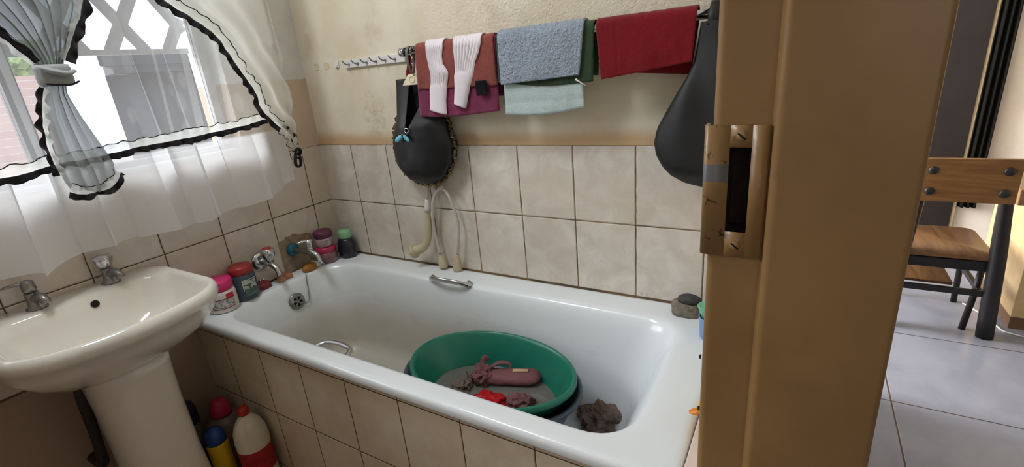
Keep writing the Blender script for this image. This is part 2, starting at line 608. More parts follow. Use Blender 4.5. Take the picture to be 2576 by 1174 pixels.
# ------------------------------------------------------------------ window with steel frame and sill
M_steel = simple('white_window_steel', (196, 196, 196), 0.5)
win = struct('window_1', join(
    box(-0.11, -0.075, y0, y0+0.03, z0, z1), box(-0.11, -0.075, y1-0.03, y1, z0, z1),
    box(-0.11, -0.075, y0, y1, z0, z0+0.03), box(-0.11, -0.075, y0, y1, z1-0.03, z1)), M_steel, smooth=False)
M_mull = simple('grey_mullion_paint', (96, 96, 102), 0.5)
mesh('window_mullion', *box(-0.11, -0.068, -0.905, -0.872, z0+0.03, z1-0.03), M_mull, win, smooth=False)
mesh('window_mullion', *box(-0.105, -0.08, y0+0.03, y1-0.03, 1.66, 1.685), M_mull, win, smooth=False)
def glass_mat():
    t = NT('window_glass')
    tr = t.n('ShaderNodeBsdfTransparent')
    gl = t.n('ShaderNodeBsdfGlossy')
    gl.inputs['Roughness'].default_value = 0.02
    m = t.n('ShaderNodeMixShader')
    f = t.n('ShaderNodeFresnel')
    f.inputs[0].default_value = 1.45
    t.l(t.math('MULTIPLY', f.outputs[0], 0.6), m.inputs[0])
    t.l(tr.outputs[0], m.inputs[1])
    t.l(gl.outputs[0], m.inputs[2])
    t.l(m.outputs[0], t.out.inputs[0])
    return t.m
M_glass = glass_mat()
for a, b in ((y0+0.03, -0.905), (-0.872, y1-0.03)):
    for c, d in ((z0+0.03, 1.66), (1.685, z1-0.03)):
        mesh('window_pane', *box(-0.095, -0.091, a, b, c, d), M_glass, win, smooth=False)
M_sill = simple('sill_paint', (214, 210, 200), 0.5)
mesh('window_sill', *box(-0.072, -0.002, y0+0.002, y1-0.002, z0, z0+0.014), M_sill, win, smooth=False, bevel=0.003)

# expanding burglar gate outside the glass
gate = thing('burglar_gate', 'pale trellis of crossing flat bars seen through the curtained window', 'burglar gate', (-0.145, -1.05, 1.16))
M_bars = simple('pale_grey_bars', (214, 216, 222), 0.5)
zc, half = 1.525, 0.50
for i in range(-1, 10):
    for s in (1, -1):
        yc = -1.75+i*0.172
        a = Vector((0.004*s, -half*0.62*s, -half))
        b = -a
        c = Vector((-0.145, yc, zc))
        lo, hi = 1.1, 2.1
        d = (b-a).normalized()
        pts = []
        for q in (a, b):
            p = c+q
            pts.append(p)
        # cut to the opening
        P0, P1 = pts
        def clipy(p, o):
            dd = (o-p)
            if p.z < 1.44:
                p = p+dd*((1.44-p.z)/dd.z)
                dd = (o-p)
            if p.y > -0.36:
                p = p+dd*((-0.36-p.y)/dd.y)
            if p.y < -1.78:
                p = p+dd*((-1.78-p.y)/dd.y)
            return p
        if max(P0.y, P1.y) < -1.78 or min(P0.y, P1.y) > -0.36:
            continue
        P0, P1 = clipy(P0, P1), clipy(P1, P0)
        if (P1-P0).length < 0.05:
            continue
        add(gate, 'bar', tube([P0, P1], 0.019, 4, flat=0.15, up=(1, 0, 0)), M_bars, smooth=False)

add(gate, 'bottom_rail', box(-0.150, -0.140, -1.78, -0.36, 1.432, 1.448), M_bars, smooth=False)

# ------------------------------------------------------------------ outside
M_ground = simple('outside_ground', (206, 200, 190), 0.95, var=0.1)
struct('outside_ground', box(-16, WX-0.01, -10, 12, -0.3, -0.12), M_ground, smooth=False)
M_neigh = simple('grey_house_plaster', (58, 59, 68), 0.9, var=0.15, scale=2)
M_roof = simple('dark_roof_sheet', (40, 43, 56), 0.6, var=0.15)
nh = thing('neighbouring_house', 'grey neighbouring house with a dark low roof beyond the window', 'house', (-4.5, 2.5, -0.12))
def prism(P, z0, z1):
    n = len(P)
    return [(x, y, z0) for x, y in P]+[(x, y, z1) for x, y in P], [tuple(range(n-1, -1, -1)), tuple(range(n, 2*n))]+[(i, (i+1) % n, (i+1) % n+n, i+n) for i in range(n)]
add(nh, 'wall', prism([(-3.0, 0.46), (-3.0, 5.0), (-5.5, 5.0), (-5.5, 2.2)], -0.12, 1.50), M_neigh, smooth=False)
add(nh, 'roof', prism([(-2.82, 0.38), (-2.82, 5.2), (-5.7, 5.2), (-5.7, 2.1)], 1.56, 1.66), M_roof, smooth=False)
add(nh, 'fascia', box(-2.99, -2.84, 0.46, 5.1, 1.50, 1.56), M_roof, smooth=False)
t = NT('red_brick')
P = t.pos()
br = t.n('ShaderNodeTexBrick')
br.inputs['Scale'].default_value = 5.5
br.inputs['Color1'].default_value = srgb(240, 206, 198)
br.inputs['Color2'].default_value = srgb(228, 190, 182)
br.inputs['Mortar'].default_value = srgb(244, 238, 234)
mp = t.n('ShaderNodeMapping')
mp.inputs['Rotation'].default_value = (PI/2, 0, PI/2)
t.l(P, mp.inputs[0])
t.l(mp.outputs[0], br.inputs['Vector'])
t.bsdf(br.outputs[0], 0.9)
bw = mesh('garden_wall', *box(-6.4, -6.3, -6.0, 1.02, -0.12, 1.69), t.m, smooth=False)
tag(bw, 'low red brick garden wall outside, left of the grey house', 'wall')
M_leaf = simple('pale_leaves', (168, 190, 140), 0.8, var=0.3)
M_bark = simple('bark', (96, 80, 62), 0.9)
tr = thing('garden_tree', 'green tree standing behind the red brick garden wall outside', 'tree', (-9.0, 1.4, -0.12))
add(tr, 'trunk', tube([(-9.0, 1.4, -0.12), (-9.0, 1.45, 0.9), (-9.05, 1.4, 1.9)], [0.14, 0.11, 0.06], 10, 4), M_bark)
V, F = [], []
rnd = random.Random(3)
for i in range(900):
    u = Vector((rnd.gauss(0, 1), rnd.gauss(0, 1), rnd.gauss(0, 1))).normalized()*(rnd.random()**0.4)
    c = Vector((-9.0+u.x*1.0, 1.35+u.y*0.75, 2.0+u.z*0.42))
    a = Vector((rnd.gauss(0, 1), rnd.gauss(0, 1), rnd.gauss(0, 1))).normalized()*0.10
    b = a.cross(Vector((rnd.gauss(0, 1), rnd.gauss(0, 1), rnd.gauss(0, 1)))).normalized()*0.06
    n = len(V)
    V += [tuple(c-a), tuple(c+b), tuple(c+a), tuple(c-b)]
    F.append((n, n+1, n+2, n+3))
add(tr, 'crown', (V, F), M_leaf, smooth=False)

# ------------------------------------------------------------------ door frame of pressed steel
# profile in plan, then swept up; the rebate face has the latch opening
JY = -0.88
def wall_strip(pts, za, zb):
    V, F = [], []
    for p in pts:
        V.append((p[0], p[1], za))
        V.append((p[0], p[1], zb))
    for i in range(len(pts)-1):
        F.append((2*i, 2*i+2, 2*i+3, 2*i+1))
    return V, F
def arc(cx, cy, r, a0, a1, n=6):
    return [(cx+r*math.cos(math.radians(lerp(a0, a1, k/n))), cy+r*math.sin(math.radians(lerp(a0, a1, k/n)))) for k in range(n+1)]
ST = -0.894     # face of the door stop
HX0, HX1, HZ0, HZ1 = 1.7435, 1.7625, 1.108, 1.193
left_part = [(1.742, -0.845), (1.7265, -0.845)] + arc(1.7345, JY+0.008, 0.008, 180, 270, 8)
step = arc(1.7775, JY-0.003, 0.003, 90, 0, 3)
right_part = [(1.7745, JY), (1.7775, JY)] + [(1.7795, JY-0.003)] + arc(1.7875, ST+0.008, 0.008, 180, 270, 8) + arc(1.885, ST+0.0055, 0.0055, 270, 360) + [(1.8905, -0.845), (1.882, -0.845)]
ZT = 2.06
jv = join(
    wall_strip(left_part+[(HX0, JY)], 0, ZT),
    wall_strip([(HX0, JY), (HX1, JY)], 0, HZ0),
    wall_strip([(HX0, JY), (HX1, JY)], HZ1, ZT),
    wall_strip([(HX1, JY)]+right_part, 0, ZT))
door = struct('door_1', jv, M_frame, smooth=False)
for p in door.data.polygons:
    p.use_smooth = True
es = door.modifiers.new('edges', 'EDGE_SPLIT')
es.split_angle = math.radians(50)
# latch keeper fixed in the rebate, lip bent round the bathroom edge
sp = []
ky = JY-0.0035
pz0, pz1 = 1.081, 1.2135
lip = [(1.7195, -0.862), (1.7195, ky+0.006)] + arc(1.7255, ky+0.006, 0.006, 180, 270, 6)
sp.append(wall_strip(lip+[(HX0, ky)], pz0, pz1))
sp.append(wall_strip([(HX0, ky), (HX1, ky)], pz0, HZ0))
sp.append(wall_strip([(HX0, ky), (HX1, ky)], HZ1, pz1))
sp.append(wall_strip([(HX1, ky), (1.7765, ky), (1.7765, JY)], pz0, pz1))
kp = mesh('latch_keeper', *join(*sp), M_strike, door, solid=0.0028, offset=-1.0)
kp['label'] = 'chipped cream latch keeper plate with a long slot'
mesh('keeper_box', *join(
    wall_strip([(HX0, ky), (HX0, JY+0.028), (HX1, JY+0.028), (HX1, ky)], HZ0, HZ1),
    ([(HX0, ky, HZ0), (HX1, ky, HZ0), (HX1, JY+0.028, HZ0), (HX0, JY+0.028, HZ0)], [(0, 1, 2, 3)]),
    ([(HX0, ky, HZ1), (HX1, ky, HZ1), (HX1, JY+0.028, HZ1), (HX0, JY+0.028, HZ1)], [(3, 2, 1, 0)])), simple('rusty_keeper_inside', (42, 28, 20), 0.8, var=0.5, scale=60), kp, smooth=False)
for zz in (1.2035, 1.0935):
    mesh('screw', *lathe([(0.0, 0.0), (0.0052, 0.0), (0.0048, 0.0012), (0.0, 0.0016)], (1.7535, ky-0.0001, zz), 16, (0, -1, 0)), M_strike, kp)
    mesh('screw_slot', *xform(box(-0.0045, 0.0045, -0.0007, 0.0, -0.0008, 0.0008), Matrix.Translation((1.7535, ky-0.0014, zz)) @ Matrix.Rotation(0.7, 4, 'Y')), M_dark, kp, smooth=False)

# ------------------------------------------------------------------ bath
bath = thing('bathtub', 'long white enamel bath built in against the tiled back wall', 'bathtub', (0.83, -0.345, 0.0))
R4 = [0.10, 0.13, 0.12, 0.11]
rings = []
def outer(i, z):
    return rrect(0.0015+i, 1.667-i, -0.690+i, -0.0015-i, 0.012, z)
rings.append(rrect(0.02, 1.65, -0.662, -0.02, 0.012, 0.522))
rings.append(outer(0.0015, 0.521))
rings.append(outer(0.0, 0.526))
rings.append(outer(0.0, 0.538))
rings.append(outer(0.003, 0.546))
rings.append(outer(0.010, 0.5500))
rings.append(outer(0.020, 0.5505))
def inner(dx0, dx1, dy0, dy1, rr, z):
    return rrect(0.088+dx0, 1.560-dx1, -0.628+dy0, -0.116-dy1, [r*rr for r in R4], z)
rings.append(inner(-0.022, -0.030, -0.010, -0.022, 1.15, 0.5500))
rings.append(inner(-0.008, -0.014, -0.002, -0.008, 1.08, 0.5485))
rings.append(inner(0, 0, 0, 0, 1.0, 0.5440))
rings.append(inner(0.005, 0.010, 0.003, 0.006, 1.0, 0.534))
rings.append(inner(0.012, 0.026, 0.009, 0.013, 1.0, 0.512))
for k in range(1, 9):
    t_ = k/8
    rings.append(inner(0.012+0.055*t_, 0.026+0.10*t_, 0.009+0.046*t_, 0.013+0.044*t_, 1.0-0.05*t_, 0.512-0.262*t_))
for k in range(1, 7):
    a = PI/2*k/6
    s, c_ = 1-math.cos(a), math.sin(a)
    rings.append(inner(0.067+0.085*s, 0.126+0.10*s, 0.055+0.07*s, 0.057+0.07*s, 0.95-0.2*s, 0.250-0.075*c_))
rings.append(inner(0.30, 0.40, 0.19, 0.19, 0.35, 0.172))
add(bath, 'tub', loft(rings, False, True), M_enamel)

# chrome handles
def strap_handle(pts, wid, parent, ax):
    return add(parent, 'grab_handle', tube(pts, wid, 14, 5, flat=0.6, up=ax), M_chrome)
h1 = strap_handle([(0.635, -0.119, 0.543), (0.645, -0.128, 0.553), (0.68, -0.142, 0.563), (0.725, -0.146, 0.566), (0.765, -0.142, 0.564), (0.795, -0.131, 0.556), (0.806, -0.121, 0.545)], 0.012, bath, (0, 1, 0.3))
add(h1, 'mount', tube([(0.635, -0.105, 0.5495), (0.635, -0.121, 0.545)], 0.012, 12), M_chrome)
add(h1, 'mount', tube([(0.806, -0.105, 0.5495), (0.806, -0.123, 0.545)], 0.014, 12), M_chrome)
h2 = strap_handle([(0.560, -0.618, 0.518), (0.562, -0.600, 0.520), (0.575, -0.578, 0.522), (0.61, -0.568, 0.523), (0.65, -0.568, 0.523), (0.685, -0.575, 0.521), (0.697, -0.598, 0.519), (0.699, -0.618, 0.518)], 0.009, bath, (0, 0, 1))
add(h2, 'mount', tube([(0.560, -0.628, 0.518), (0.560, -0.613, 0.518)], 0.014, 12), M_chrome)
add(h2, 'mount', tube([(0.699, -0.628, 0.518), (0.699, -0.613, 0.518)], 0.014, 12), M_chrome)

# overflow rose with five petal holes
oc = Vector((0.112, -0.352, 0.470))
oax = Vector((1, 0, 0.18)).normalized()
ov = add(bath, 'overflow_cover', lathe([(0.0, -0.006), (0.034, -0.006), (0.034, 0.002), (0.031, 0.005), (0.022, 0.007), (0.0, 0.008)], oc, 32, oax), M_chrome_worn)
Mo = Matrix.Translation(oc) @ Vector((0, 0, 1)).rotation_difference(oax).to_matrix().to_4x4()
V, F = [], []
for k in range(5):
    a = 2*PI*k/5
    n = len(V)
    for rr, da in ((0.007, -0.30), (0.019, -0.42), (0.021, 0.0), (0.019, 0.42), (0.007, 0.30)):
        V.append(tuple(Mo @ Vector((rr*math.cos(a+da), rr*math.sin(a+da), 0.0088))))
    F.append((n, n+1, n+2, n+3, n+4))
add(ov, 'drain_slots', (V, F), M_dark, smooth=False)
add(bath, 'plug_chain', tube([(0.088, -0.268, 0.553), (0.094, -0.275, 0.546), (0.103, -0.284, 0.52), (0.112, -0.292, 0.485), (0.118, -0.302, 0.455), (0.122, -0.318, 0.448), (0.120, -0.335, 0.455)], 0.0018, 6, 6), M_chrome_worn)

# ------------------------------------------------------------------ wash basin on pedestal
basin = thing('washbasin', 'white ceramic pedestal washbasin under the window beside the bath', 'washbasin', (0.2, -0.96, 0.0))
BY = -0.966
def bring(x0, x1, hw, r, z, bow):
    out = []
    for (x, y, zz) in rrect(x0, x1, -hw, hw, r, 0, 8, 10):
        f = max(0.0, (x-x0)/(x1-x0))
        xx = x-bow*(abs(y)/hw)**2.2*f**1.5
        out.append((xx, BY+y, z))
    return out
br_ = []
br_.append(bring(0.06, 0.27, 0.11, 0.05, 0.585, 0.02))
br_.append(bring(0.03, 0.33, 0.15, 0.06, 0.615, 0.03))
br_.append(bring(0.012, 0.405, 0.20, 0.07, 0.665, 0.05))
br_.append(bring(0.006, 0.44, 0.228, 0.07, 0.705, 0.065))
br_.append(bring(0.003, 0.452, 0.228, 0.07, 0.728, 0.07))
br_.append(bring(0.002, 0.468, 0.236, 0.075, 0.738, 0.075))
br_.append(bring(0.001, 0.474, 0.240, 0.08, 0.752, 0.075))
br_.append(bring(0.001, 0.472, 0.239, 0.08, 0.766, 0.075))
br_.append(bring(0.003, 0.464, 0.234, 0.078, 0.775, 0.073))
br_.append(bring(0.006, 0.456, 0.229, 0.075, 0.777, 0.070))
br_.append(bring(0.080, 0.446, 0.219, 0.070, 0.774, 0.068))
br_.append(bring(0.092, 0.438, 0.212, 0.07, 0.766, 0.066))
br_.append(bring(0.102, 0.425, 0.200, 0.07, 0.735, 0.06))
br_.append(bring(0.118, 0.395, 0.185, 0.07, 0.690, 0.05))
br_.append(bring(0.145, 0.35, 0.145, 0.07, 0.652, 0.04))
br_.append(bring(0.185, 0.29, 0.07, 0.05, 0.638, 0.01))
add(basin, 'basin_bowl', loft(br_, True, True), M_ceramic)
add(basin, 'overflow_hole', lathe([(0.0, 0), (0.0105, 0), (0.0105, 0.002), (0.0, 0.002)], (0.1000, -0.942, 0.747), 20, (1, 0, 0.35)), M_dark, smooth=False)
pr = []
for z_, w_, d_ in ((0.0, 0.112, 0.33), (0.03, 0.108, 0.322), (0.08, 0.100, 0.31), (0.25, 0.094, 0.295), (0.45, 0.094, 0.29), (0.56, 0.098, 0.293), (0.602, 0.102, 0.297)):
    ring = []
    for k in range(40):
        a = 2*PI*k/40
        c_, s_ = math.cos(a), math.sin(a)
        x = 0.17+(d_-0.17)*(abs(c_)**0.75)*(1 if c_ > 0 else -0.9)
        ring.append((x, BY+0.012+w_*(abs(s_)**0.65)*(1 if s_ > 0 else -1), z_))
    pr.append(ring)
ped = add(basin, 'pedestal', loft(pr), M_ceramic)

def basin_tap(y, lever, red):
    t_ = add(basin, 'tap', join(
        lathe([(0.0, 0), (0.024, 0), (0.024, 0.004), (0.017, 0.008), (0.015, 0.03), (0.016, 0.045), (0.0, 0.047)], (0.045, y, 0.776), 20),
        tube([(0.045, y, 0.800), (0.068, y+0.006, 0.811), (0.090, y+0.010, 0.806), (0.096, y+0.011, 0.794)], [0.013, 0.0125, 0.011, 0.011], 14, 4)), M_chrome_worn)
    if lever:
        add(t_, 'tap_handle', join(lathe([(0.0, 0), (0.013, 0), (0.016, 0.008), (0.014, 0.03), (0.009, 0.034), (0.0, 0.035)], (0.045, y, 0.823), 18),
            tube([(0.045, y, 0.849), (0.035, y-0.03, 0.852), (0.022, y-0.058, 0.845)], [0.007, 0.007, 0.004], 10, 3, flat=0.6)), M_chrome_worn)
    else:
        pf = []
        for z_, r_ in ((0, 0.011), (0.005, 0.014), (0.015, 0.020), (0.030, 0.0235), (0.039, 0.021), (0.043, 0.0)):
            pf.append((r_, z_))
        V, F = lathe(pf, (0.045, y, 0.822), 40)
        V = [((v[0]-0.045)*(1+0.10*math.cos(4*math.atan2(v[1]-y, v[0]-0.045)))+0.045, (v[1]-y)*(1+0.10*math.cos(4*math.atan2(v[1]-y, v[0]-0.045)))+y, v[2]) for v in V]
        add(t_, 'tap_handle', (V, F), M_chrome)
    return t_
basin_tap(-1.045, True, False)
basin_tap(-0.872, False, True)
M_pipe = simple('black_waste_pipe', (26, 24, 24), 0.5)
wp = mesh('waste_pipe', *tube([(0.09, -1.030, 0.59), (0.09, -1.046, 0.50), (0.09, -1.054, 0.38), (0.09, -1.060, 0.30), (0.075, -1.062, 0.265), (0.03, -1.062, 0.258), (0.002, -1.062, 0.258)], [0.018, 0.016, 0.013, 0.013, 0.016, 0.016, 0.016], 14, 5), M_pipe)
tag(wp, 'black waste pipe dropping beside the washbasin pedestal', 'pipe')

# ------------------------------------------------------------------ bath taps on the wall
tA = thing('wall_tap', 'chrome hot bath tap with rounded handle and red top', 'tap', (0.0, -0.392, 0.648))
add(tA, 'wall_flange', lathe([(0.0, 0.0), (0.037, 0.0), (0.035, 0.006), (0.020, 0.014), (0.0, 0.016)], (0.001, -0.392, 0.646), 32, (1, 0, 0)), M_chrome)
add(tA, 'tap_body', tube([(0.012, -0.392, 0.646), (0.045, -0.392, 0.648), (0.07, -0.392, 0.648)], [0.014, 0.014, 0.016], 16, 3), M_chrome)
hA = add(tA, 'tap_handle', lathe([(0.0, 0), (0.013, 0.0), (0.016, 0.010), (0.024, 0.022), (0.026, 0.036), (0.023, 0.050), (0.018, 0.053), (0.0, 0.053)], (0.066, -0.392, 0.655), 28, (0.05, 0, 1)), M_chrome)
add(hA, 'hot_mark', lathe([(0.0, 0), (0.0175, 0), (0.016, 0.003), (0.0, 0.004)], (0.0687, -0.392, 0.7075), 24, (0.05, 0, 1)), plastic('red_tap_mark', (160, 40, 34)))
add(tA, 'spout', tube([(0.066, -0.392, 0.645), (0.088, -0.392, 0.636), (0.104, -0.392, 0.622), (0.108, -0.392, 0.600)], [0.013, 0.011, 0.0095, 0.009], 14, 5), M_chrome)
tB = thing('wall_tap', 'chrome bath tap on a blue wall flange among bare mortar', 'tap', (0.0, -0.243, 0.640))
add(tB, 'wall_flange', lathe([(0.0, 0.0), (0.028, 0.0), (0.0275, 0.006), (0.018, 0.015), (0.0, 0.017)], (0.001, -0.245, 0.641), 28, (1, 0, 0)), plastic('blue_flange_paint', (16, 104, 134), 0.2))
add(tB, 'tap_body', tube([(0.01, -0.245, 0.641), (0.05, -0.243, 0.640), (0.10, -0.240, 0.640), (0.125, -0.239, 0.640)], [0.011, 0.011, 0.013, 0.014], 16, 4), M_chrome_worn)
hB = add(tB, 'tap_handle', join(lathe([(0.0, 0), (0.012, 0.0), (0.012, 0.012), (0.009, 0.016), (0.013, 0.022), (0.015, 0.034), (0.013, 0.046), (0.0, 0.048)], (0.112, -0.240, 0.648), 20),
    tube([(0.112, -0.240, 0.690), (0.100, -0.262, 0.692), (0.092, -0.280, 0.688)], [0.009, 0.008, 0.004], 10, 3, flat=0.7)), M_chrome)
add(tB, 'spout', tube([(0.118, -0.239, 0.640), (0.140, -0.238, 0.632), (0.152, -0.238, 0.615), (0.155, -0.238, 0.594)], [0.012, 0.011, 0.010, 0.0095], 14, 5), M_chrome)
# ------------------------------------------------------------------ towel rail and what hangs on it
RY, RZ = -0.070, 1.362
rail = thing('towel_rail', 'long chrome towel rail on the plaster wall, loaded with towels', 'towel rail', (1.12, 0.0, RZ))
add(rail, 'rail_tube', tube([(0.628, RY, RZ), (1.70, RY, RZ)], 0.0115, 16), M_chrome)
add(rail, 'end_cap', tube([(0.606, RY, RZ), (0.609, RY, RZ), (0.624, RY, RZ), (0.628, RY, RZ)], [0.011, 0.0145, 0.0145, 0.0125], 20), M_chrome)
add(rail, 'collar', tube([(0.629, RY, RZ), (0.634, RY, RZ)], 0.0145, 20), M_pipe)
add(rail, 'wall_bracket', join(tube([(0.617, RY+0.008, RZ), (0.617, -0.004, RZ)], 0.008, 12), tube([(0.617, -0.006, RZ), (0.617, -0.0005, RZ)], 0.020, 18)), M_chrome)
add(rail, 'wall_bracket', join(box(1.597, 1.612, RY-0.018, -0.0005, RZ-0.024, RZ+0.026), box(1.585, 1.625, -0.010, -0.0005, RZ-0.04, RZ+0.045)), simple('tarnished_bracket', (70, 66, 62), 0.5, 0.6), smooth=False, bevel=0.002)

def drape(name, m, xt, xb, zb, r, back, label, cat, group=None, amp=0.004, freq=9.0, seed=0.0, ns=48, nf=26, solid=0.003, xbk=None, fn=None, edge_wave=0.0):
    """cloth over the rail. xt top edges, xb bottom-front edges, zb bottom z (left, right) of the front, back length (left, right)"""
    rows = []
    for k in range(nf+1):
        rows.append(('f', k/nf))
    for k in range(1, 9):
        rows.append(('o', k/9))
    for k in range(nf//2+1):
        rows.append(('b', k/(nf//2)))
    xbk = xbk or xb
    V, F = [], []
    for kind, t_ in rows:
        for i in range(ns+1):
            s = i/ns
            zlo = lerp(zb[0], zb[1], s)+edge_wave*math.sin(s*PI)
            bl = lerp(back[0], back[1], s)
            x_t = lerp(xt[0], xt[1], s)
            if kind == 'f':
                x = lerp(lerp(xb[0], xb[1], s), x_t, t_)
                z = lerp(zlo, RZ, t_)
                fade = (1-t_)**0.7
                y = RY-r - amp*fade*(1+nz(s*freq+seed, t_*1.5, seed)*1.0) - amp*0.5*nz(s*freq*2.3, t_*4+seed, 3.1)*fade
                x += amp*0.5*nz(t_*6+seed, s*3, 7.7)*fade
            elif kind == 'o':
                a = PI*t_
                x = x_t
                y = RY-r*math.cos(a)
                z = RZ+r*math.sin(a)+0.0012*nz(s*14+seed, seed)
            else:
                x = lerp(x_t, lerp(xbk[0], xbk[1], s), t_)
                z = RZ-bl*t_
                y = RY+r+0.5*amp*t_*(1+nz(s*freq+seed+5, t_*1.5, 1.0))
                y = min(y, -0.010)
            if fn:
                x, y, z = fn(kind, s, t_, x, y, z)
            V.append((x, y, z))
    n = ns+1
    for a in range(len(rows)-1):
        for i in range(ns):
            F.append((a*n+i, a*n+i+1, (a+1)*n+i+1, (a+1)*n+i))
    loc = ((xt[0]+xt[1])/2, RY, RZ)
    o = mesh(name, [(v[0]-loc[0], v[1]-loc[1], v[2]-loc[2]) for v in V], F, m, solid=solid, offset=1.0)
    o.location = loc
    tag(o, label, cat, group)
    return o

M_terr = fabric('terracotta_terry', (134, 70, 62), 0.25)
M_mag = fabric('plum_terry', (120, 46, 78), 0.3)
M_greyblue = fabric('grey_blue_terry', (156, 168, 184), 0.22, 95, 1.0, bd=0.012)
M_green = fabric('dark_green_terry', (52, 72, 50), 0.3)
M_mint = fabric('pale_mint_terry', (186, 204, 204), 0.12)
M_redt = fabric('crimson_terry', (122, 20, 30), 0.2)
M_sock = fabric('white_sock_knit', (228, 220, 226), 0.06, 320, 0.3)
G_t = 'towels on the rail'

def hemline(zh, w=0.004, d=0.0018):
    def fn(kind, s, t_, x, y, z):
        if kind == 'f' and abs(z-zh) < w:
            y += d
        return x, y, z
    return fn

drape('towel', M_mag, (0.688, 0.998), (0.672, 0.992), (1.150, 1.160), 0.0150, (0.16, 0.16), 'plum purple towel hanging below the terracotta one on the rail', 'towel', G_t, 0.004, 7, 2.0, edge_wave=-0.006, fn=hemline(1.168))
drape('towel', M_terr, (0.690, 0.992), (0.684, 0.996), (1.240, 1.236), 0.0195, (0.12, 0.12), 'terracotta towel over the plum one, behind the white socks', 'towel', G_t, 0.004, 8, 5.0)
pt = mesh('scouring_patch', *box(-0.019, 0.019, -0.003, 0.003, -0.022, 0.022), fabric('black_scouring_fibre', (24, 24, 28), 0.5, 180, 1.0, 0), smooth=False, bevel=0.002)
pt.location = (0.942, -0.1035, 1.231)
tag(pt, 'small black textured square hanging on the terracotta towel', 'scouring pad')

def sock_fn(widths, curve, ribs, depth, tz):
    def fn(kind, s, t_, x, y, z):
        return x, y, z
    return fn

def sock(path_l, path_r, ribs_to, label, foot_fold, back=0.05):
    """white sock over the rail: left and right edge as (z, x) pairs on the front, thick two-layer knit"""
    ns, nf = 110, 44
    zbot = min(path_l[0][0], path_r[0][0])
    V, F = [], []
    rows = [('f', k/nf) for k in range(nf+1)]+[('o', k/9) for k in range(1, 9)]+[('b', k/12) for k in range(13)]
    r = 0.0235
    for kind, t_ in rows:
        for i in range(ns+1):
            s = i/ns
            if kind == 'f':
                z = lerp(lerp(path_l[0][0], path_r[0][0], s), RZ, t_)
                xl, xr = interp(path_l, z), interp(path_r, z)
                x = lerp(xl, xr, s)
                ed = 1-abs(2*s-1)**6
                y = RY-r-0.0045*ed-0.004*math.sin(s*PI)*(1-t_)
                rb = min(1, max(0, (z-ribs_to)/0.02))
                y += 0.0050*rb*abs(math.sin(s*PI*8.5))**0.6*min(1, (1-s)*3)
                y -= foot_fold*math.exp(-((z-1.29)/0.028)**2-((s-0.75)/0.22)**2)
            elif kind == 'o':
                a = PI*t_
                xl, xr = interp(path_l, RZ), interp(path_r, RZ)
                x = lerp(xl, xr, s)
                y, z = RY-r*math.cos(a), RZ+r*math.sin(a)
                if a < PI/2:
                    z += 0.0016*math.cos(s*2*PI*8.5)*(1-s)
            else:
                xl, xr = interp(path_l, RZ), interp(path_r, RZ)
                x = lerp(xl, xr, s)
                y, z = RY+r, RZ-back*t_
            V.append((x, y, z))
    n = ns+1
    for a in range(len(rows)-1):
        for i in range(ns):
            F.append((a*n+i, a*n+i+1, (a+1)*n+i+1, (a+1)*n+i))
    loc = (path_l[-1][1], RY, RZ)
    o = mesh('sock', [(v[0]-loc[0], v[1]-loc[1], v[2]-loc[2]) for v in V], F, M_sock, solid=0.004, offset=1.0)
    o.location = loc
    tag(o, label, 'sock', 'white socks on the rail')
sock([(1.172, 0.726), (1.24, 0.736), (1.285, 0.741), (1.345, 0.735), (1.39, 0.738)], [(1.155, 0.789), (1.20, 0.793), (1.25, 0.806), (1.285, 0.818), (1.31, 0.800), (1.335, 0.799), (1.36, 0.806), (1.39, 0.826)], 1.240, 'white ribbed sock over the rail, left one nearest the bag', 0.008)
sock([(1.188, 0.828), (1.235, 0.838), (1.286, 0.843), (1.345, 0.845), (1.39, 0.850)], [(1.173, 0.868), (1.20, 0.878), (1.24, 0.894), (1.275, 0.912), (1.31, 0.924), (1.335, 0.940), (1.36, 0.951), (1.39, 0.953)], 1.272, 'white ribbed sock over the rail, right one nearest the black square', 0.0)

drape('towel', M_mint, (1.020, 1.268), (1.014, 1.272), (1.148, 1.160), 0.0140, (0.13, 0.13), 'pale mint towel hanging lowest, beneath the grey-blue and green towels', 'towel', G_t, 0.004, 6, 9.0, fn=hemline(1.182, 0.006), edge_wave=-0.010)
drape('towel', M_green, (1.003, 1.306), (1.000, 1.300), (1.243, 1.228), 0.0185, (0.12, 0.12), 'dark green towel showing around the edges of the grey-blue towel', 'towel', G_t, 0.0025, 7, 12.0, edge_wave=-0.010)
drape('towel', M_greyblue, (1.011, 1.279), (1.013, 1.264), (1.236, 1.247), 0.0235, (0.10, 0.10), 'thick grey-blue terry towel lying uppermst over the green one'.replace('uppermst', 'uppermost'), 'towel', G_t, 0.004, 6, 15.0, solid=0.005)
def red_fn(kind, s, t_, x, y, z):
    if kind == 'f' and abs(s-0.215) < 0.012:
        y += 0.0025
    return x, y, z
drape('towel', M_redt, (1.313, 1.563), (1.325, 1.556), (1.231, 1.258), 0.0200, (0.115, 0.135), 'crimson red towel at the right end of the rail', 'towel', G_t, 0.005, 5, 21.0, xbk=(1.33, 1.545), fn=red_fn)
tg = mesh('drawstring', *tube([(-0.014, 0, 0.009), (-0.004, -0.003, 0.003), (0.014, 0, -0.009)], [0.003, 0.0022, 0.0012], 8, 4), plastic('white_cord', (226, 222, 212)))
tg.location = (1.268, -0.1005, 1.2275)
tag(tg, 'short white cord end sticking out below the grey-blue towel corner', 'cord')

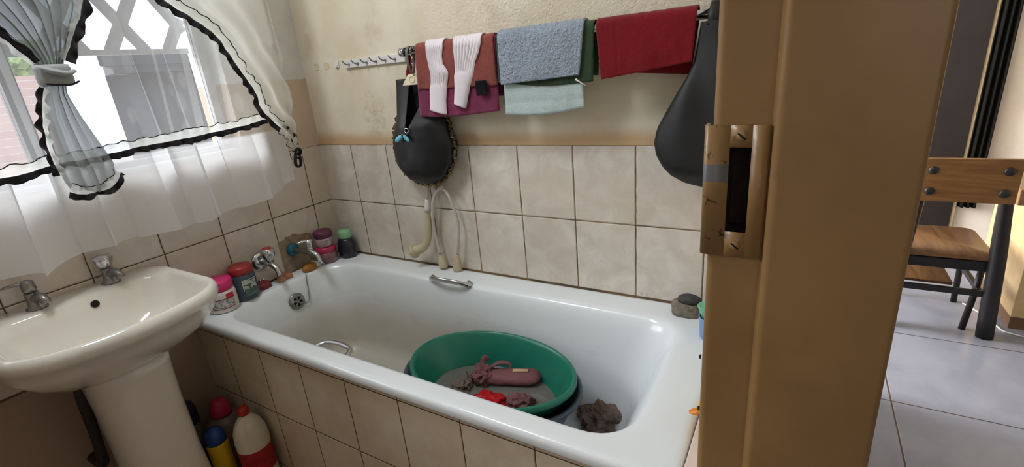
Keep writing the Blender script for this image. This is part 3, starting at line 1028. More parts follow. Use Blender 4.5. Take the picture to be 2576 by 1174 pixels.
# hook strip and old adhesive pads on the wall
hs = thing('hook_strip', 'white wall strip with six small metal hooks left of the rail', 'hook rack', (0.41, 0.0, 1.35))
add(hs, 'backing_board', box(0.258, 0.566, -0.009, -0.0005, 1.334, 1.363), simple('white_painted_strip', (224, 222, 222), 0.5, var=0.03), smooth=False, bevel=0.0015)
for k in range(6):
    x = 0.284+0.0475*k
    add(hs, 'hook', tube([(x, -0.009, 1.347), (x-0.002, -0.018, 1.3465), (x-0.004, -0.030, 1.352), (x-0.006, -0.036, 1.362)], [0.0045, 0.0028, 0.0024, 0.0022], 8, 3), M_chrome_worn)
for i, (x, lab, w) in enumerate(((0.207, 'small white adhesive hook pad nearest the hook strip', 0.012), (0.146, 'faint flat painted-over adhesive pad between the corner and the white hook pad', 0.014), (0.086, 'faint adhesive pad nearest the room corner, painted over', 0.012))):
    t_ = thing('adhesive_pad', lab, 'adhesive hook', (x, 0, 1.352), 'adhesive pads beside the hook strip')
    mm = plastic('white_pad', (226, 224, 224)) if i == 0 else simple('painted_pad', (214, 200, 172), 0.7)
    add(t_, 'pad', box(x-w, x+w*0.9, -0.004 if i == 0 else -0.002, -0.0003, 1.340, 1.365), mm, smooth=False, bevel=0.001)
    if i == 0:
        add(t_, 'nub', box(x-0.004, x+0.006, -0.010, -0.004, 1.342, 1.352), mm, smooth=False, bevel=0.001)

def weld(VF, eps=1e-4):
    seen, V, mp = {}, [], []
    for v in VF[0]:
        k = tuple(round(c/eps) for c in v)
        if k not in seen:
            seen[k] = len(V)
            V.append(v)
        mp.append(seen[k])
    F = []
    for f in VF[1]:
        g = []
        for i in f:
            if mp[i] not in g:
                g.append(mp[i])
        if len(g) > 2:
            F.append(tuple(g))
    return V, F
def resample(P, step):
    P = [Vector((p[0], 0, p[1])) for p in P]
    out, acc = [P[0]], 0.0
    for a, b in zip(P, P[1:]):
        L = (b-a).length
        d = step-acc
        while d <= L:
            out.append(a.lerp(b, d/L))
            d += step
        acc = L-(d-step)
    return [(p.x, p.z) for p in out]
# black bag with studded edge
M_leather = simple('black_leather', (17, 18, 21), 0.45, spec=0.45, var=0.25, scale=7, bump=0.25, bscale=30)
M_lining = simple('black_lining', (17, 17, 18), 0.85, var=0.2)
M_gold = chrome('old_gold', 0.35, (138, 118, 74))
bag = thing('handbag', 'black leather hobo bag with studded edge hanging at the left end of the rail', 'bag', (0.62, -0.05, 1.27))
BL = [(0.899, 0.616), (0.905, 0.575), (0.922, 0.534), (0.970, 0.490), (1.02, 0.482), (1.067, 0.486), (1.12, 0.508), (1.15, 0.522), (1.20, 0.528), (1.277, 0.536)]
BR = [(0.899, 0.618), (0.905, 0.660), (0.929, 0.710), (0.986, 0.754), (1.051, 0.768), (1.124, 0.750), (1.16, 0.738), (1.277, 0.722)]
def bag_front(x, z):
    xl, xr = interp(BL, z), interp(BR, z)
    u = (x-xl)/max(1e-4, xr-xl)
    w = max(0, 1-(2*u-1)**2)**0.55
    zf = 1-max(0, (z-1.12)/0.16)
    lo = min(1, (z-0.899)/0.05)**0.5 if z > 0.899 else 0
    return -0.040-0.060*w*max(0.12, min(1, zf))*max(0.15, lo) - 0.003*nz(x*22, z*14)
zs = [0.899, 0.901, 0.905, 0.912, 0.922]+[0.922+(1.277-0.922)*k/34 for k in range(1, 35)]
def strip_surface(bl, br, fy, n=20, zsel=zs):
    V, F = [], []
    for z in zsel:
        a, b = bl(z), br(z)
        for i in range(n+1):
            x = lerp(a, b, i/n)
            V.append((x, fy(x, z), z))
    for k in range(len(zsel)-1):
        for i in range(n):
            F.append((k*(n+1)+i, k*(n+1)+i+1, (k+1)*(n+1)+i+1, (k+1)*(n+1)+i))
    return V, F
NOTCH_B = 1.098
nl = lambda z: 0.603 if z > NOTCH_B+0.001 else 0.606
nr = lambda z: interp([(NOTCH_B, 0.606), (1.13, 0.628), (1.20, 0.668), (1.277, 0.697)], z)
low_z = [z for z in zs if z < NOTCH_B]+[NOTCH_B]
up_z = [NOTCH_B]+[z for z in zs if z > NOTCH_B]
fr = join(
    strip_surface(lambda z: interp(BL, z), nl, bag_front, 18, up_z),
    strip_surface(nr, lambda z: interp(BR, z), bag_front, 18, up_z),
    strip_surface(lambda z: interp(BL, z), lambda z: lerp(interp(BL, z), 0.606 if z > 0.91 else 0.617, 1.0), bag_front, 18, low_z),
    strip_surface(lambda z: 0.606 if z > 0.91 else 0.617, lambda z: interp(BR, z), bag_front, 18, low_z))
add(bag, 'front_panel', weld(fr), M_leather, solid=0.002)
add(bag, 'back_panel', strip_surface(lambda z: interp(BL, z), lambda z: interp(BR, z), lambda x, z: -0.030-0.004*nz(x*10, z*10), 24), M_lining, solid=0.003)
edge = [(interp(BL, z), z) for z in (1.148, 1.12, 1.09)] + [(interp(BL, z), z) for z in [1.06-0.013*k for k in range(11)]] + [(0.534-0.004, 0.921)] + [(0.545+0.014*k, 0.916-0.014*math.sin(min(1, k/5)*PI/2)) for k in range(6)] + [(0.63+0.015*k, 0.900+0.0025*k**1.5) for k in range(6)] + [(interp(BR, z)+0.004, z) for z in [0.935+0.0115*k for k in range(20)]]
edge = resample([(interp(BL, 1.148-0.012*k)-0.002, 1.148-0.012*k) for k in range(19)]+[(0.545, 0.914), (0.575, 0.902), (0.617, 0.895), (0.660, 0.900), (0.705, 0.924), (0.735, 0.955)]+[(interp(BR, 0.975+0.012*k)+0.003, 0.975+0.012*k) for k in range(15)], 0.0105)
bead = []
rb = random.Random(5)
for i, (x, z) in enumerate(edge):
    for q in range(2):
        xx, zz = x+rb.uniform(-0.003, 0.003), z+rb.uniform(-0.004, 0.004)+q*0.006
        M = Matrix.Translation((xx, -0.042+rb.uniform(-0.006, 0.006), zz)) @ Matrix.Rotation(rb.uniform(0, 3), 4, 'Y') @ Matrix.Rotation(rb.uniform(-0.6, 0.6), 4, 'X')
        bead.append(xform(box(-0.0065, 0.0065, -0.004, 0.004, -0.0035, 0.0035), M))
st_ = add(bag, 'studded_trim', join(*bead[0::2]), M_gold, smooth=False, bevel=0.001)
st_['label'] = 'gold studs along the bag edge'
add(bag, 'edge_ruffle', join(*bead[1::2]), simple('olive_ruffle', (58, 56, 40), 0.6, var=0.4, scale=60), smooth=False, bevel=0.001)
def leafshape(p0, p1, w, th=0.003):
    p0, p1 = Vector(p0), Vector(p1)
    return tube([p0, lerp(p0, p1, 0.25), lerp(p0, p1, 0.6), lerp(p0, p1, 0.9), p1], [w*0.3, w, w*1.1, w*0.7, w*0.15], 10, 2, flat=0.35, up=(0, 1, 0))
bw_ = add(bag, 'bow', join(leafshape((0.592, -0.108, 1.090), (0.556, -0.111, 1.070), 0.008), leafshape((0.596, -0.108, 1.089), (0.622, -0.111, 1.071), 0.008), leafshape((0.594, -0.109, 1.091), (0.610, -0.112, 1.083), 0.006)), plastic('cyan_ribbon', (96, 178, 202), 0.35))
bw_['label'] = 'cyan blue bow'
add(bw_, 'knot', lathe([(0.0, -0.006), (0.005, -0.004), (0.006, 0), (0.005, 0.004), (0.0, 0.006)], (0.594, -0.1085, 1.0915), 12), plastic('brown_knot', (96, 74, 58)))
rg = []
for k in range(17):
    a = 2*PI*k/16
    rg.append((0.611+0.009*math.cos(a), -0.105, 1.106+0.008*math.sin(a)))
add(bag, 'ring', tube(rg, 0.002, 8), M_chrome)

# plastic hanger that carries the bag
hg = thing('bag_hanger', 'cream plastic hanger on a grey strap holding the studded bag', 'hanger', (0.64, -0.06, 1.30))
V2 = [(0.594, 1.255), (0.686, 1.255), (0.685, 1.262), (0.678, 1.276), (0.668, 1.288), (0.660, 1.291), (0.632, 1.291), (0.623, 1.288), (0.612, 1.276), (0.600, 1.263)]
n = len(V2)
pl = add(hg, 'hanger_plate', ([(x, -0.072, z) for x, z in V2]+[(x, -0.064, z) for x, z in V2], [tuple(range(n)), tuple(range(2*n-1, n-1, -1))]+[(i, i+n, (i+1) % n+n, (i+1) % n) for i in range(n)]), plastic('cream_plastic', (232, 222, 188), 0.4), smooth=False, bevel=0.0018)
rg = []
for k in range(25):
    a = 2*PI*k/24
    rg.append((0.642+0.012*math.cos(a), -0.0725, 1.273+0.010*math.sin(a)))
add(pl, 'embossed_ring', tube(rg, 0.0012, 6), plastic('cream_plastic_ring', (222, 210, 174), 0.4))
add(hg, 'strap', tube([(0.646, -0.068, 1.289), (0.647, -0.085, 1.32), (0.648, -0.087, 1.35), (0.648, -0.083, 1.368), (0.648, -0.070, 1.3775), (0.648, -0.057, 1.370), (0.648, -0.052, 1.35), (0.647, -0.060, 1.31), (0.646, -0.066, 1.289)], 0.0065, 10, 4, flat=0.4, up=(0, 1, 0)), simple('grey_brown_strap', (110, 100, 92), 0.5))
# thin chain beside the strap
ch = mesh('key_chain', *join(*[lathe([(0.0038, -0.0016), (0.0055, 0), (0.0038, 0.0016)], (0.664+0.0015*math.sin(k*2), -0.084, 1.347-0.0085*k), 12, (0.3, 1, 0) if k % 2 else (1, 0.4, 0)) for k in range(8)]), chrome('rose_metal', 0.3, (176, 150, 136)))
tag(ch, 'thin metal chain hanging from the rail beside the cream hanger', 'chain')
mesh('hook_ring', *tube([(0.664+0.0*k, RY-0.0155*math.cos(2*PI*k/20), RZ+0.0155*math.sin(2*PI*k/20)) for k in range(21)], 0.0018, 8), M_chrome_worn, ch)
# red cloth strip
V, F = [], []
zz = [1.375-0.1*k/16 for k in range(17)]
for k, z in enumerate(zz):
    t_ = k/16
    xl = lerp(0.628, 0.596, t_)+0.004*nz(k*0.8, 1)
    xr = lerp(0.640, 0.628, t_)+0.004*nz(k*0.8, 7)
    for i in range(7):
        V.append((lerp(xl, xr, i/6), -0.048+0.004*math.sin(i*1.6+k*0.3), z-0.004*i/6))
for k in range(16):
    for i in range(6):
        F.append((k*7+i, k*7+i+1, k*7+i+8, k*7+i+7))
rs = mesh('red_cloth', V, F, M_redt, solid=0.003)
tag(rs, 'narrow red cloth strip hanging beside the cream hanger', 'cloth')

# black bag on the right end of the rail
bag2 = thing('black_bag', 'plain black bag hanging at the right end of the rail beside the door frame', 'bag', (1.60, -0.09, 1.34))
CL = [(0.944, 1.605), (0.948, 1.575), (0.957, 1.542), (0.976, 1.508), (1.000, 1.486), (1.027, 1.471), (1.061, 1.465), (1.099, 1.473), (1.155, 1.503), (1.231, 1.548), (1.258, 1.560), (1.30, 1.567), (1.345, 1.572)]
CR = [(0.944, 1.610), (0.955, 1.66), (0.99, 1.700), (1.06, 1.722), (1.15, 1.712), (1.25, 1.690), (1.345, 1.664)]
zs2 = [0.944, 0.946, 0.950, 0.957, 0.966]+[0.966+(1.345-0.966)*k/36 for k in range(1, 37)]
def b2f(sgn):
    def f(x, z):
        xl, xr = interp(CL, z), interp(CR, z)
        u = (x-xl)/max(1e-4, xr-xl)
        w = max(0, 1-(2*u-1)**2)**0.5
        th = lerp(0.045, 0.016, min(1, max(0, (z-1.0)/0.3)))*min(1, max(0.1, (z-0.940)/0.05))
        crease = 0.006*math.sin((x-1.55)*55+(z-1.2)*8)*min(1, max(0, (z-0.98)/0.15))*w
        return -0.088+sgn*(th*w)+(crease if sgn < 0 else 0)
    return f
M_black = simple('black_soft_leather', (15, 15, 16), 0.55, var=0.25, scale=6, bump=0.2, bscale=20)
add(bag2, 'bag_body', join(strip_surface(lambda z: interp(CL, z), lambda z: interp(CR, z), b2f(-1), 40, zs2), strip_surface(lambda z: interp(CL, z), lambda z: interp(CR, z), b2f(1), 40, zs2)), M_black)
add(bag2, 'bag_strap', tube([(1.60, -0.100, 1.335), (1.602, -0.1, 1.36), (1.604, -0.086, 1.381), (1.604, -0.068, 1.387), (1.604, -0.052, 1.378), (1.602, -0.05, 1.355), (1.60, -0.075, 1.33)], 0.012, 10, 4, flat=0.35, up=(0, 1, 0)), M_black)

# rubber shower hose with two tap cups
M_hose = plastic('pale_grey_hose', (192, 184, 176), 0.4)
M_rubber = plastic('cream_rubber', (188, 176, 146), 0.55)
sh = thing('shower_hose', 'rubber hose shower with two tap cups hanging down from behind the studded bag', 'shower', (0.64, -0.03, 1.0))
add(sh, 'hose', join(
    tube([(0.606, -0.016, 1.28), (0.602, -0.016, 1.10), (0.599, -0.022, 0.90), (0.592, -0.028, 0.835)], 0.0060, 12, 6),
    tube([(0.628, -0.015, 1.28), (0.630, -0.014, 1.05), (0.628, -0.016, 0.90), (0.640, -0.02, 0.86), (0.662, -0.024, 0.873)], 0.0060, 12, 6),
    tube([(0.664, -0.026, 0.882), (0.640, -0.030, 0.862), (0.623, -0.032, 0.83), (0.610, -0.030, 0.78), (0.603, -0.028, 0.73), (0.607, -0.026, 0.67), (0.616, -0.028, 0.612)], 0.0060, 12, 6),
    tube([(0.664, -0.026, 0.882), (0.688, -0.030, 0.872), (0.706, -0.032, 0.845), (0.720, -0.030, 0.79), (0.724, -0.028, 0.74), (0.714, -0.028, 0.67), (0.702, -0.028, 0.622)], 0.0060, 12, 6)), M_hose)
add(sh, 'y_joint', lathe([(0.0, -0.012), (0.010, -0.010), (0.013, 0), (0.010, 0.010), (0.0, 0.012)], (0.664, -0.026, 0.884), 18), M_hose)
hd = add(sh, 'shower_head', join(
    tube([(0.5845, -0.030, 0.785), (0.583, -0.032, 0.75), (0.579, -0.034, 0.71), (0.571, -0.036, 0.675), (0.556, -0.040, 0.648), (0.535, -0.046, 0.632), (0.512, -0.052, 0.624)], [0.0105, 0.0125, 0.0135, 0.0135, 0.015, 0.018, 0.022], 18, 5),
    lathe([(0.0, -0.004), (0.022, -0.004), (0.028, 0.0), (0.029, 0.008), (0.026, 0.014), (0.0, 0.016)], (0.508, -0.053, 0.622), 26, (-0.86, -0.35, -0.36))), M_rubber)
add(hd, 'connector', tube([(0.592, -0.028, 0.836), (0.591, -0.028, 0.826), (0.588, -0.029, 0.800), (0.5855, -0.030, 0.786)], [0.0085, 0.0105, 0.0125, 0.0130], 16), plastic('white_connector', (214, 210, 204)))
for p0, p1 in (((0.6165, -0.028, 0.611), (0.627, -0.030, 0.5575)), ((0.702, -0.028, 0.621), (0.692, -0.030, 0.5560))):
    p0, p1 = Vector(p0), Vector(p1)
    add(sh, 'tap_cup', tube([p0, lerp(p0, p1, 0.15), lerp(p0, p1, 0.45), lerp(p0, p1, 0.75), p1], [0.0085, 0.0095, 0.0150, 0.0180, 0.0165], 20, 3), M_rubber)

# ------------------------------------------------------------------ things on the bath rim
RIM = 0.5512
def patch(cx, cy, r, a0, a1, z0, z1, n=12, lift=0.0006):
    V, F = [], []
    for k in range(n+1):
        a = math.radians(lerp(a0, a1, k/n))
        for z in (z0, z1):
            V.append((cx+(r+lift)*math.cos(a), cy+(r+lift)*math.sin(a), z))
    for k in range(n):
        F.append((2*k, 2*k+2, 2*k+3, 2*k+1))
    return V, F
def label_mat(name, bg, ink, scale=60, cov=0.5):
    t = NT(name)
    o = t.obj()
    mp = t.n('ShaderNodeMapping')
    mp.inputs['Scale'].default_value = (1, 1, 2.5)
    t.l(o, mp.inputs[0])
    f = t.math('GREATER_THAN', t.noise(scale, 3, 0.7, mp.outputs[0]), cov)
    t.bsdf(t.mix(f, srgb(*bg), srgb(*ink)), 0.45)
    return t.m

# white jar with pink lid
c = (0.064, -0.598)
j = thing('jar', 'white jar with bright pink lid on the bath corner beside the basin', 'jar', (c[0], c[1], RIM), 'jars on the bath rim')
add(j, 'jar_body', lathe([(0.0, 0), (0.044, 0), (0.049, 0.004), (0.051, 0.02), (0.051, 0.065), (0.048, 0.076), (0.043, 0.080), (0.0, 0.080)], (c[0], c[1], RIM), 40), plastic('milky_plastic', (214, 204, 198), 0.35))
add(j, 'jar_lid', lathe([(0.0, 0), (0.047, 0.0), (0.048, 0.004), (0.048, 0.030), (0.045, 0.036), (0.0, 0.038)], (c[0], c[1], RIM+0.080), 40), plastic('bright_pink_lid', (206, 40, 112), 0.4))
lb = add(j, 'paper_label', patch(c[0], c[1], 0.051, -62, 22, RIM+0.020, RIM+0.052), label_mat('barcode_label', (206, 200, 198), (120, 116, 120), 130, 0.52))
add(lb, 'label_border', join(patch(c[0], c[1], 0.0515, -64, 22, RIM+0.052, RIM+0.0545), patch(c[0], c[1], 0.0515, -64, 22, RIM+0.0175, RIM+0.020), patch(c[0], c[1], 0.0515, -65, -62, RIM+0.0175, RIM+0.0545)), plastic('brown_label_edge', (112, 50, 44)))
add(j, 'red_emblem', patch(c[0], c[1], 0.0512, -8, 24, RIM+0.050, RIM+0.070), plastic('red_label_ink', (196, 40, 66)))
# blue jar with red lid
c = (0.052, -0.502)
j = thing('jar', 'blue-grey jar with red lid standing beside the pink-lidded jar', 'jar', (c[0], c[1], RIM), 'jars on the bath rim')
add(j, 'jar_body', lathe([(0.0, 0), (0.040, 0), (0.044, 0.004), (0.045, 0.015), (0.0445, 0.088), (0.041, 0.098), (0.039, 0.102), (0.0, 0.102)], (c[0], c[1], RIM), 40), plastic('slate_blue_jelly', (62, 78, 90), 0.25))
add(j, 'jar_lid', lathe([(0.0, 0), (0.041, 0.0), (0.042, 0.003), (0.042, 0.022), (0.038, 0.029), (0.0, 0.031)], (c[0], c[1], RIM+0.100), 40), plastic('red_lid', (150, 42, 40), 0.4))
lb = add(j, 'paper_label', patch(c[0], c[1], 0.0452, -32, 32, RIM+0.046, RIM+0.080), label_mat('cow_label', (176, 184, 172), (30, 34, 36), 44, 0.54))
add(j, 'green_label', patch(c[0], c[1], 0.0450, -30, 34, RIM+0.018, RIM+0.046), label_mat('green_label', (84, 112, 98), (66, 90, 80), 30, 0.5))
add(lb, 'label_border', join(patch(c[0], c[1], 0.0455, -34, 34, RIM+0.080, RIM+0.082), patch(c[0], c[1], 0.0455, -35, -32, RIM+0.040, RIM+0.082)), plastic('white_label_edge', (206, 208, 196)))

def wad(name, c, size, seed, m, label, cat, fold=0.35, freq=2.2, rot=0.0, flat=True, group=None, nu=72, nv=44, part_of=None):
    """crumpled cloth or lump: displaced ellipsoid with folds, flat underneath"""
    V, F = [], []
    for i in range(nv+1):
        ph = PI*i/nv
        for k in range(nu):
            th = 2*PI*k/nu
            d = Vector((math.sin(ph)*math.cos(th), math.sin(ph)*math.sin(th), math.cos(ph)))
            q = d*freq+Vector((seed, seed*1.7, seed*0.3))
            a = noise.noise(q)
            b = 1-abs(noise.noise(q*1.9+Vector((5, 2, 1))))*2
            e = 1-abs(noise.noise(q*4.1))*2
            r_ = 1+fold*(0.6*a+0.35*b*0.6+0.14*e)-fold*0.25
            p = Vector((d.x*size[0]*r_, d.y*size[1]*r_, d.z*size[2]*r_))
            if flat and p.z < -size[2]*0.45:
                p.z = -size[2]*0.45
            p = Matrix.Rotation(rot, 3, 'Z') @ p
            V.append((p.x, p.y, p.z+(size[2]*0.45 if flat else 0)))
    for i in range(nv):
        for k in range(nu):
            k2 = (k+1) % nu
            F.append((i*nu+k, (i+1)*nu+k, (i+1)*nu+k2, i*nu+k2))
    if part_of is not None:
        return add(part_of, name, ([(v[0]+c[0], v[1]+c[1], v[2]+c[2]) for v in V], F), m)
    o = mesh(name, V, F, m)
    o.location = c
    if label:
        tag(o, label, cat, group)
    return o

# soaps and small lumps
rd = thing('soap_holder', 'knobbly dark red rubber lump with two bright studs on the bath rim', 'soap holder', (0.040, -0.430, RIM))
M_rdr = simple('dark_red_rubber', (128, 44, 52), 0.4, var=0.25)
wad('lump', (0.040, -0.437, RIM), (0.022, 0.040, 0.024), 3.3, M_rdr, None, None, 0.5, 2.5, part_of=rd)
for yy in (-0.435, -0.422):
    add(rd, 'stud', lathe([(0.0, 0), (0.004, 0.0), (0.003, 0.003), (0.0, 0.004)], (0.043, yy, RIM+0.0345), 10), M_chrome)
og = thing('soap_scraps', 'peach pink scraps of soap under the hot tap spout', 'soap', (0.042, -0.335, RIM))
M_peach = simple('peach_soap', (178, 124, 92), 0.3, var=0.15)
for k, (yy, xx, s) in enumerate(((-0.352, 0.046, 0.016), (-0.322, 0.048, 0.016), (-0.336, 0.030, 0.018))):
    wad('soap_piece', (xx, yy, RIM+(0.0 if k < 2 else 0.006)), (s, s*1.1, s*0.9), 4.1+k, M_peach, None, None, 0.25, 1.6, part_of=og)
so = wad('soap_bar', (0.066, -0.232, RIM), (0.021, 0.036, 0.020), 9.0, simple('amber_soap', (158, 100, 34), 0.3, var=0.12, Subsurface_Weight=0.1), 'amber brown bar of soap on the rim below the blue-flanged tap', 'soap', 0.10, 1.2)
sr = mesh('soap_wrapper', *tube([(0.060, -0.215, RIM+0.031), (0.075, -0.188, RIM+0.020), (0.088, -0.172, RIM+0.008)], [0.006, 0.0075, 0.0065], 12, 3, flat=0.35), plastic('off_white_strip', (200, 196, 180)))
tag(sr, 'short off-white strip leaning on the amber soap', 'strip')

# two stacked jars in the corner
c = (0.056, -0.128)
j = thing('jar', 'clear jar with wide pink lid, lower of the two stacked in the corner', 'jar', (c[0], c[1], RIM), 'jars on the bath rim')
add(j, 'jar_body', lathe([(0.0, 0), (0.040, 0), (0.045, 0.004), (0.0455, 0.040), (0.043, 0.046), (0.0, 0.046)], (c[0], c[1], RIM), 40), plastic('mauve_jelly', (124, 92, 94), 0.2))
add(j, 'jar_lid', lathe([(0.0, 0), (0.044, 0), (0.045, 0.003), (0.044, 0.020), (0.040, 0.024), (0.0, 0.025)], (c[0], c[1], RIM+0.046), 40), plastic('deep_pink_lid', (168, 40, 84), 0.4))
j = thing('jar', 'jar with dark purple lid stacked on the pink-lidded jar', 'jar', (c[0]-0.002, c[1]+0.002, RIM+0.0715), 'jars on the bath rim')
c2 = (c[0]-0.002, c[1]+0.002)
add(j, 'jar_body', lathe([(0.0, 0), (0.034, 0), (0.037, 0.003), (0.038, 0.036), (0.035, 0.040), (0.0, 0.040)], (c2[0], c2[1], RIM+0.0715), 40), plastic('pale_mauve_plastic', (168, 144, 150), 0.3))
add(j, 'jar_lid', lathe([(0.0, 0), (0.038, 0.0), (0.0395, 0.003), (0.039, 0.022), (0.035, 0.028), (0.0, 0.029)], (c2[0], c2[1], RIM+0.1115), 40), plastic('dark_purple_lid', (92, 40, 66), 0.4))
lb = add(j, 'barcode_label', patch(c2[0], c2[1], 0.0382, -34, 8, RIM+0.0770, RIM+0.1030), label_mat('grey_barcode', (178, 166, 166), (92, 84, 90), 160, 0.52))
# black bottle with mint cap
c = (0.104, -0.052)
j = thing('lotion_bottle', 'black bottle with pale green cap in the tiled corner', 'bottle', (c[0], c[1], RIM))
add(j, 'bottle_body', lathe([(0.0, 0), (0.036, 0), (0.042, 0.006), (0.044, 0.03), (0.043, 0.060), (0.036, 0.080), (0.028, 0.088), (0.0, 0.089)], (c[0], c[1], RIM), 40, ell=(1.0, 0.88)), plastic('black_plastic', (26, 32, 40), 0.25))
add(j, 'bottle_cap', lathe([(0.0, 0), (0.029, 0.0), (0.031, 0.006), (0.032, 0.030), (0.028, 0.037), (0.0, 0.038)], (c[0], c[1], RIM+0.086), 36, ell=(1.0, 0.88)), plastic('pale_green_cap', (126, 176, 132), 0.4))

# right end of the rim
pm = thing('pumice_stone', 'grey pumice block on the back right corner of the bath rim', 'pumice stone', (1.556, -0.062, RIM))
V, F = lathe([(0.0, 0), (0.92, 0), (1.0, 0.006), (1.0, 0.030), (0.93, 0.038), (0.0, 0.040)], (0, 0, 0), 44)
V = [(1.556+0.040*math.copysign(abs(v[0])**0.7, v[0])*(1+0.05*nz(v[0]*3, v[1]*3, v[2]*60)), -0.062+0.026*math.copysign(abs(v[1])**0.7, v[1]), RIM+v[2]) for v in V]
add(pm, 'block', (V, F), simple('grey_pumice', (122, 112, 100), 0.95, var=0.35, scale=60, bump=0.8, bscale=200))
wad('foot_scrubber', (1.566, -0.060, RIM+0.0400), (0.034, 0.021, 0.017), 12.0, simple('dark_scrubber', (52, 54, 54), 0.7, var=0.4, scale=90, bump=0.6, bscale=200), 'dark oval scrubbing stone lying on the grey pumice block', 'stone', 0.08, 1.5)
c = (1.646, -0.165)
j = thing('plastic_cup', 'light blue plastic cup on the bath end half hidden by the door frame', 'cup', (c[0], c[1], RIM))
add(j, 'cup_body', lathe([(0.0, 0), (0.030, 0), (0.032, 0.002), (0.036, 0.062), (0.037, 0.064), (0.034, 0.064), (0.030, 0.006), (0.0, 0.005)], (c[0], c[1], RIM), 40), plastic('light_blue_plastic', (120, 158, 206), 0.35))
t_ = thing('plastic_cup', 'mint green cup tipped inside the light blue cup', 'cup', (c[0], c[1]+0.002, RIM+0.030))
add(t_, 'cup_body', lathe([(0.0, 0), (0.020, 0), (0.022, 0.002), (0.027, 0.062), (0.028, 0.064), (0.025, 0.064), (0.020, 0.006), (0.0, 0.005)], (c[0]+0.002, c[1]+0.002, RIM+0.034), 40, (-0.28, 0.05, 1)), plastic('mint_plastic', (132, 196, 160), 0.4))
# toys on the ledge
dk = thing('toy_duck', 'yellow toy duck with orange beak on the ledge by the door frame', 'toy', (1.704, -0.508, 0.551))
M_yel = plastic('yellow_vinyl', (226, 176, 72), 0.35)
add(dk, 'duck_body', join(
    lathe([(0.0, 0), (0.026, 0.001), (0.033, 0.012), (0.032, 0.026), (0.022, 0.038), (0.0, 0.043)], (1.706, -0.505, 0.5465), 28, ell=(0.95, 1.2)),
    lathe([(0.0, -0.023), (0.015, -0.018), (0.023, -0.006), (0.0235, 0.006), (0.016, 0.018), (0.0, 0.0235)], (1.694, -0.520, 0.598), 28)), M_yel)
add(dk, 'beak', tube([(1.674, -0.524, 0.590), (1.664, -0.526, 0.587), (1.656, -0.528, 0.586)], [0.010, 0.0095, 0.004], 14, 3, flat=0.55), plastic('orange_beak', (222, 130, 30), 0.35))
add(dk, 'eye', lathe([(0.0, 0), (0.005, 0.0), (0.004, 0.002), (0.0, 0.003)], (1.6755, -0.532, 0.604), 14, (-0.8, -0.5, 0.3)), M_dark)
add(dk, 'wing', lathe([(0.0, -0.004), (0.014, -0.002), (0.015, 0.002), (0.0, 0.005)], (1.683, -0.500, 0.568), 18, (-1, -0.4, 0.3), ell=(0.8, 1.3)), plastic('blue_wing', (66, 84, 120)))
tw = thing('toy_dog', 'small white toy with black nose peeping out above the bath end', 'toy', (1.676, -0.330, RIM))
add(tw, 'toy_body', join(
    lathe([(0.0, 0), (0.024, 0.001), (0.029, 0.012), (0.026, 0.030), (0.016, 0.042), (0.0, 0.044)], (1.684, -0.330, RIM), 26),
    lathe([(0.0, -0.020), (0.014, -0.015), (0.0205, -0.004), (0.020, 0.006), (0.013, 0.016), (0.0, 0.020)], (1.676, -0.332, RIM+0.054), 26),
    tube([(1.665, -0.334, RIM+0.050), (1.652, -0.337, RIM+0.046), (1.645, -0.339, RIM+0.045)], [0.012, 0.0095, 0.005], 14, 3)), plastic('white_vinyl', (222, 218, 204), 0.4))
add(tw, 'nose', lathe([(0.0, -0.004), (0.005, -0.002), (0.005, 0.002), (0.0, 0.004)], (1.6445, -0.339, RIM+0.047), 14, (-1, 0, 0)), M_dark)

# ------------------------------------------------------------------ tubs standing in the bath
def oval_tub(name, cx, cy, zrim, zbot, a, b, taper, m, label, lip):
    t_ = thing(name, label, 'washing tub', (cx, cy, zbot))
    rings = []
    def ring(k, z, q=0.0):
        return [(cx+(a*k+q)*math.cos(2*PI*i/72), cy+(b*k+q)*math.sin(2*PI*i/72), z) for i in range(72)]
    rings.append(ring(taper-0.04, zbot))
    rings.append(ring(taper, zbot+0.012))
    rings.append(ring(0.97, zrim-lip-0.004, -0.008))
    rings.append(ring(1.0, zrim-lip, -0.006))
    rings.append(ring(1.0, zrim-lip*0.95, 0.0))
    rings.append(ring(1.0, zrim-lip*0.3, 0.0))
    rings.append(ring(1.0, zrim-0.001, -0.003))
    rings.append(ring(1.0, zrim, -0.007))
    rings.append(ring(1.0, zrim-0.002, -0.011))
    rings.append(ring(1.0, zrim-lip*0.6, -0.016))
    n_ = 10
    for k in range(1, n_+1):
        u = k/n_
        rings.append(ring(lerp(0.97, taper, u), lerp(zrim-lip, zbot+0.016, u), -0.013-0.004*u))
    rings.append(ring(taper-0.10, zbot+0.006))
    add(t_, 'tub_body', loft(rings), m)
    return t_
oval_tub('washing_tub', 1.040, -0.372, 0.395, 0.1745, 0.299, 0.205, 0.66, plastic('slate_plastic', (62, 76, 90), 0.4), 'dark slate blue oval tub in the bath, under the green one', 0.014)
gt = oval_tub('washing_tub', 1.053, -0.380, 0.442, 0.240, 0.275, 0.185, 0.66, plastic('sea_green_plastic', (26, 112, 92), 0.32), 'sea green oval plastic tub with laundry soaking in grey water', 0.018)
def water_mat():
    t = NT('soapy_grey_water')
    o = t.obj()
    p = t.bsdf(srgb(120, 118, 112), 0.06, 0, 0.5, t.bump(t.noise(14, 2, 0.5, o), 0.05, 0.004), Alpha=0.80)
    return t.m
V = [(1.053, -0.380, 0.337)]
F = []
for i in range(72):
    a = 2*PI*i/72
    V.append((1.053+(0.275*0.817-0.0145)*math.cos(a), -0.380+(0.185*0.817-0.0145)*math.sin(a), 0.337))
for i in range(72):
    F.append((0, 1+i, 1+(i+1) % 72))
w_ = mesh('soaking_water', V, F, water_mat(), smooth=False)
w_['kind'] = 'stuff'
